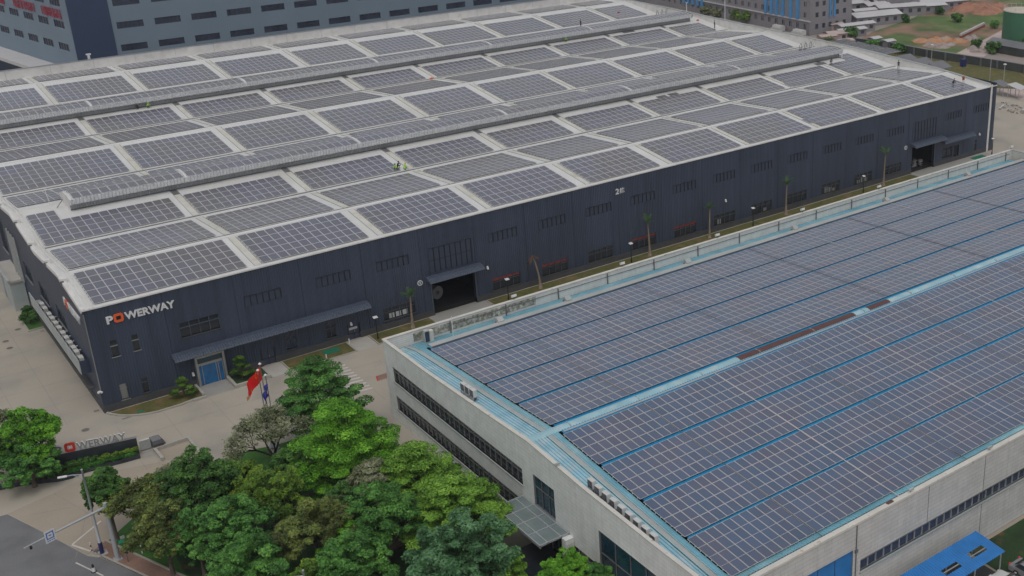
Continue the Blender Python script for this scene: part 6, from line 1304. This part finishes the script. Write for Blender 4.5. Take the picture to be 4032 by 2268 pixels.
t=thing('parked_car',(200.5,38.2,0),'white car partly hidden behind the parapet near the tilted canopies','car',None,R(80)); q=MB(); q.prof([(-.85,.3),(.85,.3),(.88,.8),(-.88,.8)],-2.1,2.1,'car_white'); q.build('body',None,t,loc=(0,0,0),bevel=.12); q=MB(); q.prof([(-.8,.803),(.8,.803),(.62,1.4),(-.62,1.4)],-1.2,1.0,'car_white'); q.build('cabin',None,t,loc=(0,0,0),bevel=.12)
for i,(x,y,h,lb) in enumerate(((205.2,31.2,5.2,'thin lamp post beyond the hall corner with a pale round head'),(206.8,36.5,5.6,'thin bare pole just left of the lamp post past the hall corner'),(210.5,58.0,5.0,'lamp post with pale head in front of the dark boundary wall'))):
    t=thing('yard_lamp',(x,y,0),lb,'lamp post'); q=MB(); q.tube([(0,0,0),(0,0,h)],.08,8); q.build('post','galv',t,loc=(0,0,0))
    if i!=1: q=MB(); q.tube([(0,0,h-.1),(0,0,h+.15),(0,0,h+.3)],[.2,.45,.15],10); q.build('head','lamp_head',t,loc=(0,0,0))
t=thing('portable_toilet',(215.2,51.5,0),'blue upright cabin standing against the dark boundary wall','cabin'); MB().box(-.6,-.6,0,.6,.6,1.9).build('cabin_body','sign_blue_dark',t,loc=(0,0,0),bevel=.05); MB().box(-.62,-.35,.2,-.603,.35,1.7).build('cabin_door','sign_blue_dark',t,loc=(0,0,0))
def bushy(x,y,r,lm,label,seed,grp='bushes and trees far behind',h=None):
    t=thing('shrub' if r<2.4 else 'tree',(x,y,0),label,'bush' if r<2.4 else 'tree',grp); rng=np.random.default_rng(seed); rr=random.Random(seed); h=h or r; cs=[(r*.65*rr.uniform(-1,1),r*.65*rr.uniform(-1,1),h*rr.uniform(.4,1.4)) for _ in range(24)]
    q=MB(); q.tube([(0,0,0),(0,0,h*.9)],[.15,.08],6); 
    for c in cs[::5]: q.tube([(0,0,h*.4),c],[.07,.03],4)
    q.build('trunk','bark',t,loc=(0,0,0)); leafobj('crown',leaves(cs,[r*.42]*24,.8,60,.28,rng,.6,.3),lm,t)
for i,b in enumerate(((211,79.5,2.0,'leaf_mid','green bush beside the tiny hut behind the carports'),(215,73,1.6,'leaf_mid','small round bush at the corner of the field'),(214.6,139,2.2,'leaf_yellow','light green bush against the foot of the grey flats'),(214.0,134,2.3,'leaf_yellow','brighter light green bush right of its neighbour below the flats'),(212.5,147.5,1.8,'leaf_grey','thin greyish bush below the flats, left of the light green ones'),(212.5,152.5,1.8,'leaf_grey','leftmost greyish bush below the flats'),(236,64,1.4,'leaf_dark','dark bush on the track left of the grey shed'),(233.5,56.5,1.9,'leaf_dark','dark bush left of the grey shed by the tank'),(240,51,2.3,'leaf_dark','dark bush in front of the grey shed by the tank'),(262,92,1.7,'leaf_dark','dark bush in the middle of the field'),(250,102,1.5,'leaf_dark','dark bush at the upper left of the field'),(268,104,1.5,'leaf_dark','dark bush beside the top sheds'),(262,78,1.4,'leaf_mid','green bush on the field left of the tank'),(219,95,2.2,'leaf_dark','dark bush between the white sheds and the field'),(209,93,1.6,'leaf_grey','grey bush beside the pink huts'))): bushy(*b[:4],b[4],300+i)
for i,(x0,y0,x1,y1) in enumerate(((243,75.3,262,82.0),)):
    t=thing('white_barrier',(x0,y0,0),'low white and red barrier along the upper side of the site track','barrier'); q=MB(); q.bar((x0,y0,1.0),(x1,y1,1.0),.5,.6,'shed_white'); q.bar((x0,y0,.35),(x1,y1,.35),.6,.6,'rust'); q.build('rail_panel',None,t)
q=MB(); rr=random.Random(4)
for (cx_,cy_,rx,ry,n) in ((190,17,3,5,40),(193,10,3,4,30)):
    for k in range(n): x=cx_+rr.uniform(-rx,rx); y=cy_+rr.uniform(-ry,ry); s_=rr.uniform(.1,.4); a=rr.uniform(0,3.1); q.bar((x-s_*math.cos(a),y-s_*math.sin(a),.12),(x+s_*math.cos(a),y+s_*math.sin(a),.2),.2,.15)
tag(q.build('rubble_heap','rubble'),'scattered grey rubble on the far yard past the right end of the dark hall','rubble')
for i,(x,y,lb) in enumerate(((188.8,19.0,'white plank lying on the far yard, the longer one'),(191.0,14.5,'white plank lying on the far yard, nearest the picture edge'))): tag(MB().bar((x-1.6,y-.6,.25),(x+1.6,y+.6,.25),.35,.2).build('plank','shed_white'),lb,'plank')

# ================================================================== HAZE
hz=MB(); hz.box(-60,-150,-1.5,520,420,70); ho=hz.build('haze',None if False else 'black'); tag(ho,kind='stuff')
hm=bpy.data.materials.new('haze'); hm.use_nodes=True; n=hm.node_tree.nodes; n.clear(); o_=n.new('ShaderNodeOutputMaterial'); v=n.new('ShaderNodeVolumePrincipled'); v.inputs['Color'].default_value=(.86,.89,.95,1); v.inputs['Density'].default_value=.00018; v.inputs['Anisotropy'].default_value=.2; hm.node_tree.links.new(v.outputs[0],o_.inputs['Volume'])
ho.data.materials.clear(); ho.data.materials.append(hm)
